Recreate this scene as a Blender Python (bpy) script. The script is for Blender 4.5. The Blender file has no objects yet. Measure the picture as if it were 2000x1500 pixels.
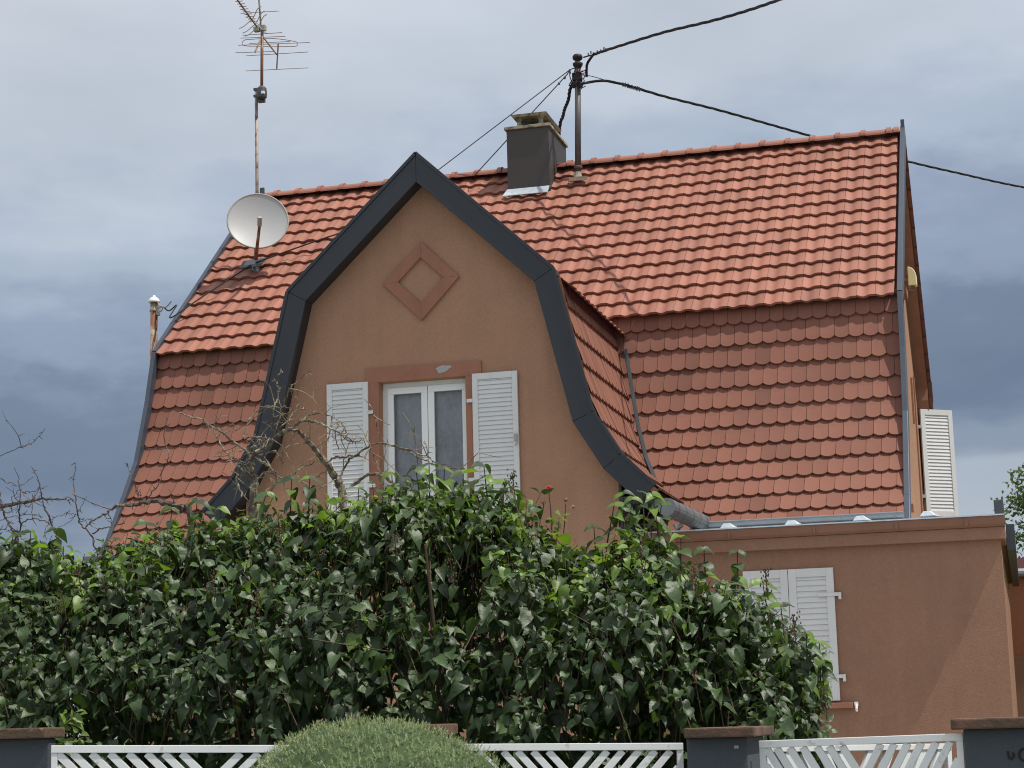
import bpy, bmesh, math, random
import numpy as np
from mathutils import Vector, Matrix, noise

random.seed(7); rng = np.random.default_rng(7)
sc = bpy.context.scene
# ------------------------------------------------------------------ camera
FPX = 3725.0
def _basis():
    x = -np.array([-13350.0-1000, 1799.0-750, FPX]); x /= np.linalg.norm(x)
    z = np.array([450.0-1000, -20000.0-750, FPX]); z /= np.linalg.norm(z)
    z -= x*(x@z); z /= np.linalg.norm(z)
    y = -np.cross(x, z)
    if y[2] < 0: y = -y
    return np.array([x, y, z])
CM = _basis(); EYE = np.array([0, 0, 1.6])
cam = bpy.data.cameras.new('camera'); cam.lens = 36*FPX/2000; cam.sensor_width = 36
cam.clip_start = 0.1; cam.clip_end = 3000
camo = bpy.data.objects.new('camera', cam); sc.collection.objects.link(camo)
cx, cu, cb = CM@np.array([1., 0, 0]), CM@np.array([0, -1., 0]), CM@np.array([0, 0, -1.])
camo.matrix_world = Matrix(((cx[0], cu[0], cb[0], 0), (cx[1], cu[1], cb[1], 0), (cx[2], cu[2], cb[2], 1.6), (0, 0, 0, 1)))
sc.camera = camo
def ray(px, py): return CM@np.array([px-1000., py-750., FPX])
def PY(px, py, Y):                      # measured photo point -> world point at depth Y
    d = ray(px, py); return EYE+d*(Y/d[1])
def PZ(px, py, Z):
    d = ray(px, py); return EYE+d*((Z-1.6)/d[2])
def PX(px, py, X):
    d = ray(px, py); return EYE+d*(X/d[0])

# ------------------------------------------------------------------ sun, sky, exposure
SUN = Vector((0.45, -0.058, 0.89)).normalized()
sl = bpy.data.lights.new('sun', 'SUN'); sl.energy = 5.0; sl.angle = math.radians(0.5); sl.color = (1, 0.95, 0.87)
so = bpy.data.objects.new('sun', sl); sc.collection.objects.link(so)
so.rotation_euler = SUN.to_track_quat('Z', 'Y').to_euler(); so.location = (20, -5, 40)
w = bpy.data.worlds.new("World"); sc.world = w; w.use_nodes = True
nt = w.node_tree; N = nt.nodes; L = nt.links; N.clear()
def nd(t, **k):
    n = N.new(t)
    for a, b in k.items(): setattr(n, a, b)
    return n
out = nd('ShaderNodeOutputWorld'); bg = nd('ShaderNodeBackground'); L.new(bg.outputs[0], out.inputs[0])
sky = nd('ShaderNodeTexSky', sky_type='NISHITA'); sky.sun_disc = False
sky.sun_elevation = math.asin(SUN.z); sky.sun_rotation = math.atan2(SUN.x, SUN.y)
tc = nd('ShaderNodeTexCoord'); sep = nd('ShaderNodeSeparateXYZ'); L.new(tc.outputs['Generated'], sep.inputs[0])
def mth(op, a, b=None, c=None, clamp=False):
    n = nd('ShaderNodeMath', operation=op, use_clamp=clamp)
    for i, v in enumerate((a, b, c)):
        if v is None: continue
        if isinstance(v, (int, float)): n.inputs[i].default_value = v
        else: L.new(v, n.inputs[i])
    return n.outputs[0]
el = mth('MULTIPLY', mth('ARCSINE', sep.outputs[2]), 57.3)
az = mth('MULTIPLY', mth('ARCTAN2', sep.outputs[0], sep.outputs[1]), 57.3)   # 0 = straight at the facade, negative to the left
mp = nd('ShaderNodeMapping'); L.new(tc.outputs['Generated'], mp.inputs[0]); mp.inputs['Scale'].default_value = (2.2, 2.2, 5.5)
def nz(scale, det, rough, loc=(0, 0, 0)):
    m = nd('ShaderNodeMapping'); L.new(mp.outputs[0], m.inputs[0]); m.inputs['Location'].default_value = loc
    n = nd('ShaderNodeTexNoise'); n.inputs['Scale'].default_value = scale; n.inputs['Detail'].default_value = det
    n.inputs['Roughness'].default_value = rough; L.new(m.outputs[0], n.inputs['Vector']); return n.outputs[0]
n1 = mth('SUBTRACT', nz(1.6, 5, .5, (3.1, 1.7, .4)), .5)
n2 = mth('SUBTRACT', nz(5, 7, .55, (7.3, 2, 5)), .5)
n3 = mth('SUBTRACT', nz(3.2, 6, .5, (1.3, 9, 2.2)), .5)
# clouds: elevation bands, lifted on the left (az < -20), dark belt lower on the right
azl = mth('MULTIPLY', mth('ADD', az, 14.5), -0.11)
e2 = mth('ADD', mth('ADD', el, azl), mth('ADD', mth('MULTIPLY', n1, 7), mth('MULTIPLY', n2, 6)))
# brighter cloud break low on the right
ga = mth('DIVIDE', mth('ADD', az, 0.5), 4.5); ge = mth('DIVIDE', mth('SUBTRACT', el, 5.6), 1.9)
gb = mth('EXPONENT', mth('MULTIPLY', mth('ADD', mth('MULTIPLY', ga, ga), mth('MULTIPLY', ge, ge)), -1))
e2 = mth('SUBTRACT', e2, mth('MULTIPLY', gb, 3.6))
fac = mth('DIVIDE', e2, 30, clamp=True)
cr = nd('ShaderNodeValToRGB'); L.new(fac, cr.inputs[0]); cr.color_ramp.interpolation = 'EASE'
def s2l(c): return tuple(((v/255)/12.92 if v/255 <= .04045 else ((v/255+.055)/1.055)**2.4) for v in c)+(1,)
stops = [(0.0, (176, 186, 198)), (0.14, (172, 182, 196)), (0.215, (138, 151, 170)), (0.29, (108, 123, 147)), (0.385, (118, 133, 156)), (0.445, (146, 160, 182)),
         (0.52, (174, 187, 205)), (0.63, (198, 207, 219)), (0.78, (206, 213, 223)), (1.0, (214, 219, 227))]
E_ = cr.color_ramp.elements
E_[0].position = stops[0][0]; E_[0].color = s2l(stops[0][1]); E_[1].position = 1; E_[1].color = s2l(stops[-1][1])
for p, c in stops[1:-1]:
    e = E_.new(p); e.color = s2l(c)
br = mth('ADD', mth('MULTIPLY', n3, .36), 1.03)
# bright thin cloud overhead and behind the viewer
back = mth('MULTIPLY', mth('SUBTRACT', 0.1, sep.outputs[1]), 1.6, clamp=True)
zen = mth('MULTIPLY', mth('SUBTRACT', sep.outputs[2], .42), 2.0, clamp=True)
br2 = mth('ADD', br, mth('ADD', mth('MULTIPLY', back, 0.50), mth('MULTIPLY', zen, .0)))
mixc = nd('ShaderNodeMix', data_type='RGBA', blend_type='MULTIPLY'); mixc.inputs[0].default_value = 1
L.new(cr.outputs[0], mixc.inputs[6]); L.new(br2, mixc.inputs[7])
skm = nd('ShaderNodeMix', data_type='RGBA', blend_type='MULTIPLY'); skm.inputs[0].default_value = 1
L.new(sky.outputs[0], skm.inputs[6]); skm.inputs[7].default_value = (.09, .09, .09, 1)
mx = nd('ShaderNodeMix', data_type='RGBA'); mx.inputs[0].default_value = 0.10
L.new(mixc.outputs[2], mx.inputs[6]); L.new(skm.outputs[2], mx.inputs[7])
L.new(mx.outputs[2], bg.inputs[0]); bg.inputs[1].default_value = 1.0
sc.view_settings.view_transform = 'Standard'; sc.view_settings.look = 'None'
sc.view_settings.exposure = 0.0; sc.view_settings.gamma = 1
sc.render.engine = 'CYCLES'; sc.cycles.filter_width = 1.1

# ------------------------------------------------------------------ materials
def mat(name, col, rough=.7, metal=0., spec=.3, nscale=3., namt=.12, bscale=0., bstr=.3, bdist=.01, rnd=0., fine=0., fscale=150.,
        stain=None, stscale=1.5, stlo=.55, sthi=.7, trans=0., stretch=(1, 1, 1), rib=None, coat=0., streak=0.):
    m = bpy.data.materials.new(name); m.use_nodes = True
    T = m.node_tree; n = T.nodes; l = T.links; b = n['Principled BSDF']
    def q(op, a, c):
        k = n.new('ShaderNodeMath'); k.operation = op
        for i, v in enumerate((a, c)):
            if isinstance(v, (int, float)): k.inputs[i].default_value = v
            else: l.new(v, k.inputs[i])
        return k.outputs[0]
    t = n.new('ShaderNodeTexCoord'); mpn = n.new('ShaderNodeMapping'); l.new(t.outputs['Object'], mpn.inputs[0]); mpn.inputs['Scale'].default_value = stretch
    def no(s, d=4, r=.55):
        k = n.new('ShaderNodeTexNoise'); k.inputs['Scale'].default_value = s; k.inputs['Detail'].default_value = d
        k.inputs['Roughness'].default_value = r; l.new(mpn.outputs[0], k.inputs['Vector']); return k.outputs[0]
    v = q('ADD', q('MULTIPLY', q('SUBTRACT', no(nscale), .5), 2*namt), 1.0)
    if fine: v = q('ADD', v, q('MULTIPLY', q('SUBTRACT', no(fscale, 3, .7), .5), 2*fine))
    if rnd:
        a = n.new('ShaderNodeAttribute'); a.attribute_name = 'rnd'
        v = q('ADD', v, q('MULTIPLY', q('SUBTRACT', a.outputs['Fac'], .5), 2*rnd))
    if streak:
        sm = n.new('ShaderNodeMapping'); l.new(t.outputs['Object'], sm.inputs[0]); sm.inputs['Scale'].default_value = (5, 5, .45)
        sn = n.new('ShaderNodeTexNoise'); sn.inputs['Scale'].default_value = 1.3; sn.inputs['Detail'].default_value = 6; l.new(sm.outputs[0], sn.inputs['Vector'])
        v = q('ADD', v, q('MULTIPLY', q('SUBTRACT', sn.outputs[0], .5), 2*streak))
    base = n.new('ShaderNodeMix'); base.data_type = 'RGBA'; base.blend_type = 'MULTIPLY'; base.inputs[0].default_value = 1
    base.inputs[6].default_value = (*col, 1); l.new(v, base.inputs[7]); o = base.outputs[2]
    if stain:
        mr = n.new('ShaderNodeMapRange'); mr.inputs[1].default_value = stlo; mr.inputs[2].default_value = sthi; l.new(no(stscale, 8, .65), mr.inputs[0])
        x = n.new('ShaderNodeMix'); x.data_type = 'RGBA'; l.new(mr.outputs[0], x.inputs[0]); l.new(o, x.inputs[6]); x.inputs[7].default_value = (*stain, 1); o = x.outputs[2]
    l.new(o, b.inputs['Base Color']); b.inputs['Roughness'].default_value = rough; b.inputs['Metallic'].default_value = metal
    b.inputs['Specular IOR Level'].default_value = spec; b.inputs['Coat Weight'].default_value = coat
    if bscale:
        bu = n.new('ShaderNodeBump'); bu.inputs['Strength'].default_value = bstr; bu.inputs['Distance'].default_value = bdist
        l.new(no(bscale, 5, .6), bu.inputs['Height']); l.new(bu.outputs[0], b.inputs['Normal'])
    if trans:
        tr = n.new('ShaderNodeBsdfTranslucent'); ms = n.new('ShaderNodeMixShader'); ms.inputs[0].default_value = trans
        gm = n.new('ShaderNodeMix'); gm.data_type = 'RGBA'; gm.blend_type = 'MULTIPLY'; gm.inputs[0].default_value = 1
        l.new(o, gm.inputs[6]); gm.inputs[7].default_value = (1.9, 2.0, .7, 1); l.new(gm.outputs[2], tr.inputs[0])
        l.new(b.outputs[0], ms.inputs[1]); l.new(tr.outputs[0], ms.inputs[2]); l.new(ms.outputs[0], n['Material Output'].inputs[0])
    return m
M = dict(
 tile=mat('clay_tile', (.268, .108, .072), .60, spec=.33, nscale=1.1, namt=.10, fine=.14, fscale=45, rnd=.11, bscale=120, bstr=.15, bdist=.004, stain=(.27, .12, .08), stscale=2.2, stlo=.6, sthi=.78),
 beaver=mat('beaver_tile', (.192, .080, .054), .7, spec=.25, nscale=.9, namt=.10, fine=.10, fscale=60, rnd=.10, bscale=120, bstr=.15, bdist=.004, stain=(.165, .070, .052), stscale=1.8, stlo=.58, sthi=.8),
 under=mat('underlay', (.10, .04, .03), .9),
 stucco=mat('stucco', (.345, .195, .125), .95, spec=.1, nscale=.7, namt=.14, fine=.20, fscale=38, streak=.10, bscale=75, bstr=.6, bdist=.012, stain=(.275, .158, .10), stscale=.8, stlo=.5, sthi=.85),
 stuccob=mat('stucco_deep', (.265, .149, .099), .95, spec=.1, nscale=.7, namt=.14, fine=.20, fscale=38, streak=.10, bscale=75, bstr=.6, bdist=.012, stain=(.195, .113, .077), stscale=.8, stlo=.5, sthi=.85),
 surround=mat('red_plaster', (.285, .135, .088), .9, spec=.15, nscale=2, namt=.2, fine=.14, streak=.15, bscale=60, bstr=.3, bdist=.006, stain=(.24, .10, .07), stscale=4, stlo=.55, sthi=.75),
 fascia=mat('anthracite_metal', (.016, .0195, .024), .42, .0, .4, nscale=1.5, namt=.22, fine=.12, streak=.15, bscale=4, bstr=.05, bdist=.01),
 verge=mat('verge_metal', (.050, .060, .080), .45, .2, .5, nscale=3, namt=.2),
 zinc=mat('zinc', (.30, .32, .34), .42, .55, .5, nscale=6, namt=.25, bscale=9, bstr=.08, bdist=.01, stain=(.20, .20, .20), stscale=6),
 zincdark=mat('weathered_zinc', (.15, .16, .17), .5, .4, .4, nscale=6, namt=.3, bscale=9, bstr=.08),
 lead=mat('flashing', (.50, .56, .60), .4, .5, .5, nscale=14, namt=.3, bscale=20, bstr=.3, bdist=.01),
 darkmetal=mat('dark_flashing', (.055, .062, .070), .5, .2, .5, namt=.25),
 white=mat('white_paint', (.56, .56, .55), .5, spec=.4, nscale=5, namt=.07, fine=.04, streak=.06, stain=(.45, .45, .43), stscale=7, stlo=.62, sthi=.8),
 fwhite=mat('fence_paint', (.70, .70, .695), .6, spec=.3, nscale=5, namt=.14, fine=.06, stain=(.28, .25, .21), stscale=14, stlo=.60, sthi=.74),
 frame=mat('window_plastic', (.66, .68, .66), .4, spec=.5, nscale=3, namt=.03),
 curtain=mat('lace_curtain', (.34, .355, .38), .9, nscale=5, namt=.45, fine=.35, fscale=24, stretch=(1.3, 1, .8)),
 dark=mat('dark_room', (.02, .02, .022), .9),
 chim=mat('fibre_cement', (.048, .040, .035), .6, spec=.4, nscale=3, namt=.12, fine=.10, fscale=80, bscale=60, bstr=.2, bdist=.004),
 chimtop=mat('mossy_concrete', (.34, .31, .24), .95, nscale=14, namt=.3, bscale=50, bstr=.5, bdist=.01, stain=(.12, .11, .06), stscale=9, stlo=.45, sthi=.62),
 rust=mat('rusty_steel', (.19, .085, .045), .75, .2, .3, nscale=9, namt=.35, stain=(.34, .28, .22), stscale=5, stlo=.48, sthi=.62, bscale=60, bstr=.3),
 paleste=mat('weathered_steel', (.30, .235, .18), .6, .4, .4, nscale=9, namt=.3, stain=(.15, .07, .045), stscale=8, stlo=.5, sthi=.6),
 steel=mat('dark_steel', (.10, .09, .09), .55, .5, .4, nscale=8, namt=.3, stain=(.16, .05, .03), stscale=5, stlo=.55, sthi=.65),
 cable=mat('black_cable', (.018, .013, .014), .6, spec=.3),
 dish=mat('dish_paint', (.37, .37, .365), .45, spec=.4, nscale=2, namt=.06, fine=.05, fscale=20, stain=(.38, .38, .36), stscale=6, stlo=.6, sthi=.8),
 plast=mat('grey_plastic', (.30, .29, .25), .6),
 porc=mat('white_porcelain', (.75, .76, .74), .25, spec=.6),
 lamp=mat('yellowed_plastic', (.72, .66, .36), .4, spec=.4, nscale=3, namt=.05),
 coping=mat('coping_paint', (.22, .115, .078), .8, spec=.2, nscale=2, namt=.2, fine=.1, streak=.1),
 patch=mat('grey_mortar', (.33, .33, .31), .95, nscale=30, namt=.25),
 pillar=mat('slate_paint', (.062, .070, .083), .75, spec=.3, nscale=3, namt=.15, fine=.2, fscale=90, bscale=90, bstr=.4, bdist=.006),
 cap=mat('sandstone_cap', (.15, .078, .058), .9, nscale=7, namt=.22, fine=.2, bscale=50, bstr=.5, bdist=.01, stain=(.075, .055, .035), stscale=5, stlo=.42, sthi=.6),
 capmoss=mat('mossy_cap', (.10, .065, .04), .95, nscale=9, namt=.3, fine=.3, bscale=60, bstr=.6, bdist=.01, stain=(.30, .20, .13), stscale=40, stlo=.62, sthi=.7),
 leaf=mat('lilac_leaf', (.040, .070, .022), .45, spec=.45, nscale=2.2, namt=.22, rnd=.45, fine=.14, fscale=60, trans=.24, bscale=45, bstr=.35, bdist=.01),
 youngleaf=mat('young_leaf', (.125, .20, .035), .45, spec=.45, nscale=2.2, namt=.2, rnd=.25, trans=.35),
 twig=mat('green_twig', (.07, .05, .03), .8, namt=.3),
 seedh=mat('dry_panicle', (.085, .055, .03), .9, namt=.3),
 needle=mat('conifer_needle', (.23, .275, .15), .55, spec=.3, nscale=5, namt=.18, rnd=.45, trans=.15),
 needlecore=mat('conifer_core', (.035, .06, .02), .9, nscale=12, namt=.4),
 bark=mat('lichen_bark', (.115, .085, .065), .9, nscale=11, namt=.35, stain=(.30, .29, .20), stscale=13, stlo=.49, sthi=.62, bscale=50, bstr=.6, bdist=.01),
 twigpale=mat('dry_twig', (.24, .19, .13), .9, nscale=9, namt=.35, stain=(.10, .07, .05), stscale=10, stlo=.5, sthi=.6),
 darkbark=mat('dark_bark', (.085, .065, .055), .9, nscale=11, namt=.35, stain=(.20, .18, .13), stscale=13, stlo=.54, sthi=.66), darktwig=mat('dark_twig', (.075, .055, .05), .9, nscale=9, namt=.3, stain=(.17, .14, .10), stscale=10, stlo=.55, sthi=.65),
 rose=mat('rose_petal', (.62, .05, .11), .6, nscale=20, namt=.2, trans=.1), dryrose=mat('dry_rose', (.26, .15, .09), .9, namt=.3),
 farleaf=mat('far_leaf', (.09, .13, .05), .6, nscale=1, namt=.2, rnd=.4, trans=.3), trunk=mat('trunk_bark', (.12, .09, .06), .9, bscale=10),
 outwall=mat('garage_stucco', (.33, .135, .075), .95, spec=.1, nscale=.5, namt=.12, fine=.12, bscale=60, bstr=.5), outlower=mat('garage_lower_band', (.26, .135, .08), .95, nscale=.6, namt=.15, fine=.1, bscale=60, bstr=.4),
 maroon=mat('maroon_board', (.075, .020, .024), .6, namt=.2),
 ground=mat('grass', (.075, .11, .035), .95, nscale=.6, namt=.3, fine=.3, fscale=20, bscale=25, bstr=.6, bdist=.03),
 asphalt=mat('asphalt', (.16, .155, .15), .9, nscale=.8, namt=.12, fine=.2, fscale=60, bscale=80, bstr=.3), paving=mat('paving', (.36, .34, .31), .9, nscale=1.2, namt=.12, fine=.1, bscale=50, bstr=.3),
 paint=mat('sky_bluegrey', (.5, .5, .5)), felt=mat('roof_felt', (.12, .11, .10), .95, namt=.2),
)
# beaver joints etc. keep plain materials; glass: thin reflective pane
g = bpy.data.materials.new('window_glass'); g.use_nodes = True; T = g.node_tree; T.nodes.clear()
o_ = T.nodes.new('ShaderNodeOutputMaterial'); a_ = T.nodes.new('ShaderNodeBsdfTransparent'); b_ = T.nodes.new('ShaderNodeBsdfGlossy'); b_.inputs['Roughness'].default_value = .03
f_ = T.nodes.new('ShaderNodeFresnel'); f_.inputs[0].default_value = 1.55; m_ = T.nodes.new('ShaderNodeMixShader')
T.links.new(f_.outputs[0], m_.inputs[0]); T.links.new(a_.outputs[0], m_.inputs[1]); T.links.new(b_.outputs[0], m_.inputs[2]); T.links.new(m_.outputs[0], o_.inputs[0]); M['glass'] = g

# ------------------------------------------------------------------ mesh helpers
V3 = lambda p: np.array(p, float)
class MB:
    def __init__(s): s.v = []; s.f = []; s.r = []; s.cur = .5
    def add(s, vs, fs):
        b = len(s.v); s.v += [tuple(map(float, p)) for p in vs]; s.r += [s.cur]*len(vs); s.f += [tuple(b+i for i in f) for f in fs]; return s
    def box(s, lo, hi):
        (a, b, c), (d, e, f) = lo, hi
        return s.add([(a, b, c), (d, b, c), (d, e, c), (a, e, c), (a, b, f), (d, b, f), (d, e, f), (a, e, f)],
                     [(0, 3, 2, 1), (4, 5, 6, 7), (0, 1, 5, 4), (1, 2, 6, 5), (2, 3, 7, 6), (3, 0, 4, 7)])
    def hexa(s, p):   # 8 points bottom loop, top loop
        return s.add(p, [(0, 3, 2, 1), (4, 5, 6, 7), (0, 1, 5, 4), (1, 2, 6, 5), (2, 3, 7, 6), (3, 0, 4, 7)])
    def prism(s, poly, off):   # poly: list of 3D points; off: extrusion vector
        n = len(poly); P = [V3(p) for p in poly]; Q = [p+V3(off) for p in P]
        return s.add(P+Q, [tuple(range(n)), tuple(range(2*n-1, n-1, -1))]+[(i, i+n, (i+1) % n+n, (i+1) % n) for i in range(n)])
    def tube(s, pts, r, n=8, cap=True):
        P = [V3(p) for p in pts]; m = len(P)
        R = r if hasattr(r, '__len__') else [r]*m
        vs = []; fs = []
        up = None
        for i in range(m):
            t = P[min(i+1, m-1)]-P[max(i-1, 0)]; t = t/(np.linalg.norm(t)+1e-9)
            if up is None:
                a = V3((0, 0, 1)) if abs(t[2]) < .9 else V3((1, 0, 0))
            else: a = up
            u = a-t*(a@t); u /= (np.linalg.norm(u)+1e-9); up = u; v = np.cross(t, u)
            for k in range(n):
                th = 2*math.pi*k/n; vs.append(P[i]+R[i]*(u*math.cos(th)+v*math.sin(th)))
        for i in range(m-1):
            for k in range(n): fs.append((i*n+k, i*n+(k+1) % n, (i+1)*n+(k+1) % n, (i+1)*n+k))
        if cap: fs += [tuple(range(n-1, -1, -1)), tuple((m-1)*n+k for k in range(n))]
        return s.add(vs, fs)
    def lathe(s, c, prof, n=20, axis=(0, 0, 1)):
        ax = Vector(axis).normalized(); q = Vector((0, 0, 1)).rotation_difference(ax); c = Vector(c); vs = []; fs = []
        for r, h in prof:
            for k in range(n):
                th = 2*math.pi*k/n; vs.append(tuple(c+q@Vector((r*math.cos(th), r*math.sin(th), h))))
        for i in range(len(prof)-1):
            for k in range(n): fs.append((i*n+k, i*n+(k+1) % n, (i+1)*n+(k+1) % n, (i+1)*n+k))
        fs += [tuple(range(n-1, -1, -1)), tuple((len(prof)-1)*n+k for k in range(n))]
        return s.add(vs, fs)
    def build(s, name, m, parent=None, smooth=False, bevel=0., double=False):
        off = V3((0, 0, 0)); p = parent
        while p is not None: off += V3(p.location); p = p.parent
        me = bpy.data.meshes.new(name)
        vv = np.array(s.v)-off if len(s.v) else np.zeros((0, 3))
        me.from_pydata(vv.tolist(), [], s.f); 
        a = me.attributes.new('rnd', 'FLOAT', 'POINT'); a.data.foreach_set('value', np.array(s.r, dtype=np.float32))
        if bevel:
            bm = bmesh.new(); bm.from_mesh(me); bmesh.ops.recalc_face_normals(bm, faces=bm.faces)
            ed = [e for e in bm.edges if len(e.link_faces) == 2 and e.calc_face_angle(0) > .5]
            bmesh.ops.bevel(bm, geom=ed, offset=bevel, segments=2, affect='EDGES', profile=.6, clamp_overlap=True)
            bm.to_mesh(me); bm.free()
        me.materials.append(M[m])
        me.polygons.foreach_set('use_smooth', [smooth]*len(me.polygons))
        o = bpy.data.objects.new(name, me); sc.collection.objects.link(o)
        if parent is not None: o.parent = parent
        return o
def thing(name, label, cat, loc=(0, 0, 0), group=None):
    o = bpy.data.objects.new(name, None); sc.collection.objects.link(o); o.location = loc; o.empty_display_size = .2
    o['label'] = label; o['category'] = cat
    if group: o['group'] = group
    return o
def tag(o, label=None, cat=None, group=None, kind=None):
    if label: o['label'] = label
    if cat: o['category'] = cat
    if group: o['group'] = group
    if kind: o['kind'] = kind
    return o
def wall_holes(outer, holes, y, name, m, parent, reveal=.16):   # outer/holes lists of (x,z), plane Y=y
    bm = bmesh.new(); es = []
    for lp in [outer]+holes:
        vs = [bm.verts.new((x, y, z)) for x, z in lp]
        es += [bm.edges.new((vs[i], vs[(i+1) % len(vs)])) for i in range(len(vs))]
    bmesh.ops.triangle_fill(bm, use_beauty=True, use_dissolve=False, edges=es, normal=(0, -1, 0))
    bm.verts.ensure_lookup_table(); mb = MB()
    vs = [tuple(v.co) for v in bm.verts]; bm.verts.index_update(); fs = []
    for f in bm.faces:
        idx = [v.index for v in f.verts]
        if f.normal.y > 0: idx.reverse()
        fs.append(tuple(idx))
    bm.free(); mb.add(vs, fs)
    for lp in holes:
        n = len(lp); mb.add([(x, y, z) for x, z in lp]+[(x, y+reveal, z) for x, z in lp], [(i, (i+1) % n, (i+1) % n+n, i+n) for i in range(n)])
    return mb.build(name, m, parent)

# ------------------------------------------------------------------ setting
gd = MB(); gd.add([(-400, -100, 0), (400, -100, 0), (400, 900, 0), (-400, 900, 0)], [(0, 1, 2, 3)]); tag(gd.build('lawn', 'ground'), kind='structure')
gd = MB(); gd.add([(-400, -100, .004), (400, -100, .004), (400, 4.2, .004), (-400, 4.2, .004)], [(0, 1, 2, 3)]); tag(gd.build('road', 'asphalt'), kind='structure')
gd = MB(); gd.box((-60, 4.2, -.1), (60, 5.0, .12)); tag(gd.build('pavement', 'paving'), kind='structure')
gd = MB(); gd.add([(-10, 9.9, .008), (12, 9.9, .008), (12, 22, .008), (-10, 22, .008)], [(0, 1, 2, 3)]); tag(gd.build('courtyard', 'paving'), kind='structure')

# ------------------------------------------------------------------ the house
XL, XR = -11.18, -1.16; YR, ZR = 26.98, 9.87
house = thing('house', 'terracotta rendered house with gambrel clay tile roof and a dark edged front gable', 'house', (-6.2, 22.2, 0))
BRK = (23.32, 6.71)                                   # lower edge of the upper roof
PROF = [(23.49, 6.80), (23.405, 6.50), (23.245, 5.93), (22.96, 5.20), (22.52, 4.58), (22.10, 4.09), (21.80, 3.80)]
VPROF = [(23.316, 6.71), (23.109, 5.975), (22.804, 5.14), (22.43, 4.60), (22.03, 4.05), (21.78, 3.74)]   # lower roof, top to eave
def arc(prof):
    P = [V3(p) for p in prof]; s = [0.]
    for a, b in zip(P[:-1], P[1:]): s.append(s[-1]+np.linalg.norm(b-a))
    return P, s
def smoothprof(prof, it=2):
    P = [V3(p) for p in prof]
    for _ in range(it):
        Q = [P[0]]
        for a, b in zip(P[:-1], P[1:]): Q += [a*.75+b*.25, a*.25+b*.75]
        Q.append(P[-1]); P = Q
    return P
def evalp(P, s, t):
    t = max(0, t)
    for i in range(len(s)-1):
        if t <= s[i+1] or i == len(s)-2:
            k = (t-s[i])/(s[i+1]-s[i]+1e-9); d = (P[i+1]-P[i]); d = d/np.linalg.norm(d); return P[i]+(P[i+1]-P[i])*k, d
def lift3(kind, p, u):    # profile point (a,z) + u -> 3D; kind 'Y': profile in (Y,z), u=X ; kind 'X': profile in (X,z), u=Y
    return V3((u, p[0], p[1])) if kind == 'Y' else V3((p[0], u, p[1]))
def beavers(mb, kind, prof, u0, u1, nrows, sgn, pitch=.177, start=0., off=0., course=None):
    P, s = arc(smoothprof(prof)); tot = s[-1]; c = course or (tot-start)/nrows
    for k in range(nrows):
        sb = start+(k+1)*c+(random.random()-.5)*.004
        st = sb-c*1.35
        x = u0-pitch*(.5 if k % 2 else 0)+off-pitch
        while x < u1:
            a, b = max(x+.0022, u0), min(x+pitch-.0022, u1)
            if b-a > .02:
                mb.cur = random.random() if random.random() > .05 else -.6; n = 8; jit = (random.random()-.5)*.006; jl = random.random()*.004
                rows = []
                for (tt, lift) in ((0, .004), (.5, .024), (.86, .041), (1, .046)):
                    row = []
                    for i in range(n+1):
                        uu = a+(b-a)*i/n; f = (uu-x)/pitch*2-1
                        sag = .040*min(1, abs(f))**2.4
                        send = sb-sag+jit
                        t = st+(send-st)*tt
                        p, d = evalp(P, s, t) if t < tot else (P[-1]+(P[-1]-P[-2])/np.linalg.norm(P[-1]-P[-2])*(t-tot), (P[-1]-P[-2])/np.linalg.norm(P[-1]-P[-2]))
                        nrm = V3((-d[1], d[0]))*sgn
                        row.append((p+nrm*(lift+jl), uu, nrm))
                    rows.append(row)
                vs = [lift3(kind, q[0], q[1]) for r in rows for q in r]
                low = rows[-1]; vs += [lift3(kind, q[0]-q[2]*.024, q[1]) for q in low]
                m = n+1; fs = []
                for r in range(4):
                    for i in range(n): fs.append((r*m+i, r*m+i+1, (r+1)*m+i+1, (r+1)*m+i))
                if sgn > 0: fs = [f[::-1] for f in fs]
                mb.add(vs, fs)
            x += pitch
def stiles(mb, O, U, Vd, Nn, ncols, nrows, pw=.2265, ph=.345, flip=False, last=None):
    O, U, Vd, Nn = map(V3, (O, U, Vd, Nn)); n = 12
    for r in range(nrows):
        for c in range(ncols):
            mb.cur = random.random() if random.random() > .04 else -.4; jl = random.random()*.004; jv = (random.random()-.5)*.005
            prof = []
            for i, f in enumerate((0, .03, .06, .14, .24, .36, .46, .55, .64, .74, .78, .90, 1.0)):
                # trough then rising roll: low at .28, crest .78-.97, quick fall at the joint
                if f < .36: h = (.5+.5*math.cos(math.pi*f/.36))**1.25
                elif f < .74: h = .5-.5*math.cos(math.pi*(f-.36)/.38)
                else: h = 1.0
                if i == n: h = .90
                prof.append((f, h*.025))
            vs = []
            for tt, lift in ((-.10, .0), (.5, .021), (1, .043)):
                for f, h in prof:
                    vs.append(O+U*((c+.008+f*.984)*pw)+Vd*((r+tt)*ph+(jv if tt == 1 else 0))+Nn*(h+lift+jl))
            for f, h in prof: vs.append(O+U*((c+.008+f*.984)*pw)+Vd*((r+1)*ph+jv-.006)+Nn*(h*.9+.012+jl))
            m = n+1; fs = []
            for k in range(2):
                for i in range(n): fs.append((k*m+i, k*m+i+1, (k+1)*m+i+1, (k+1)*m+i))
            vs = vs[:3*m]+vs[2*m:3*m]+vs[3*m:]
            for i in range(n): fs.append((3*m+i, 3*m+i+1, 4*m+i+1, 4*m+i))
            if not flip: fs = [f[::-1] for f in fs]
            mb.add(vs, fs)
def unit(v): v = V3(v); return v/np.linalg.norm(v)
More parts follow.
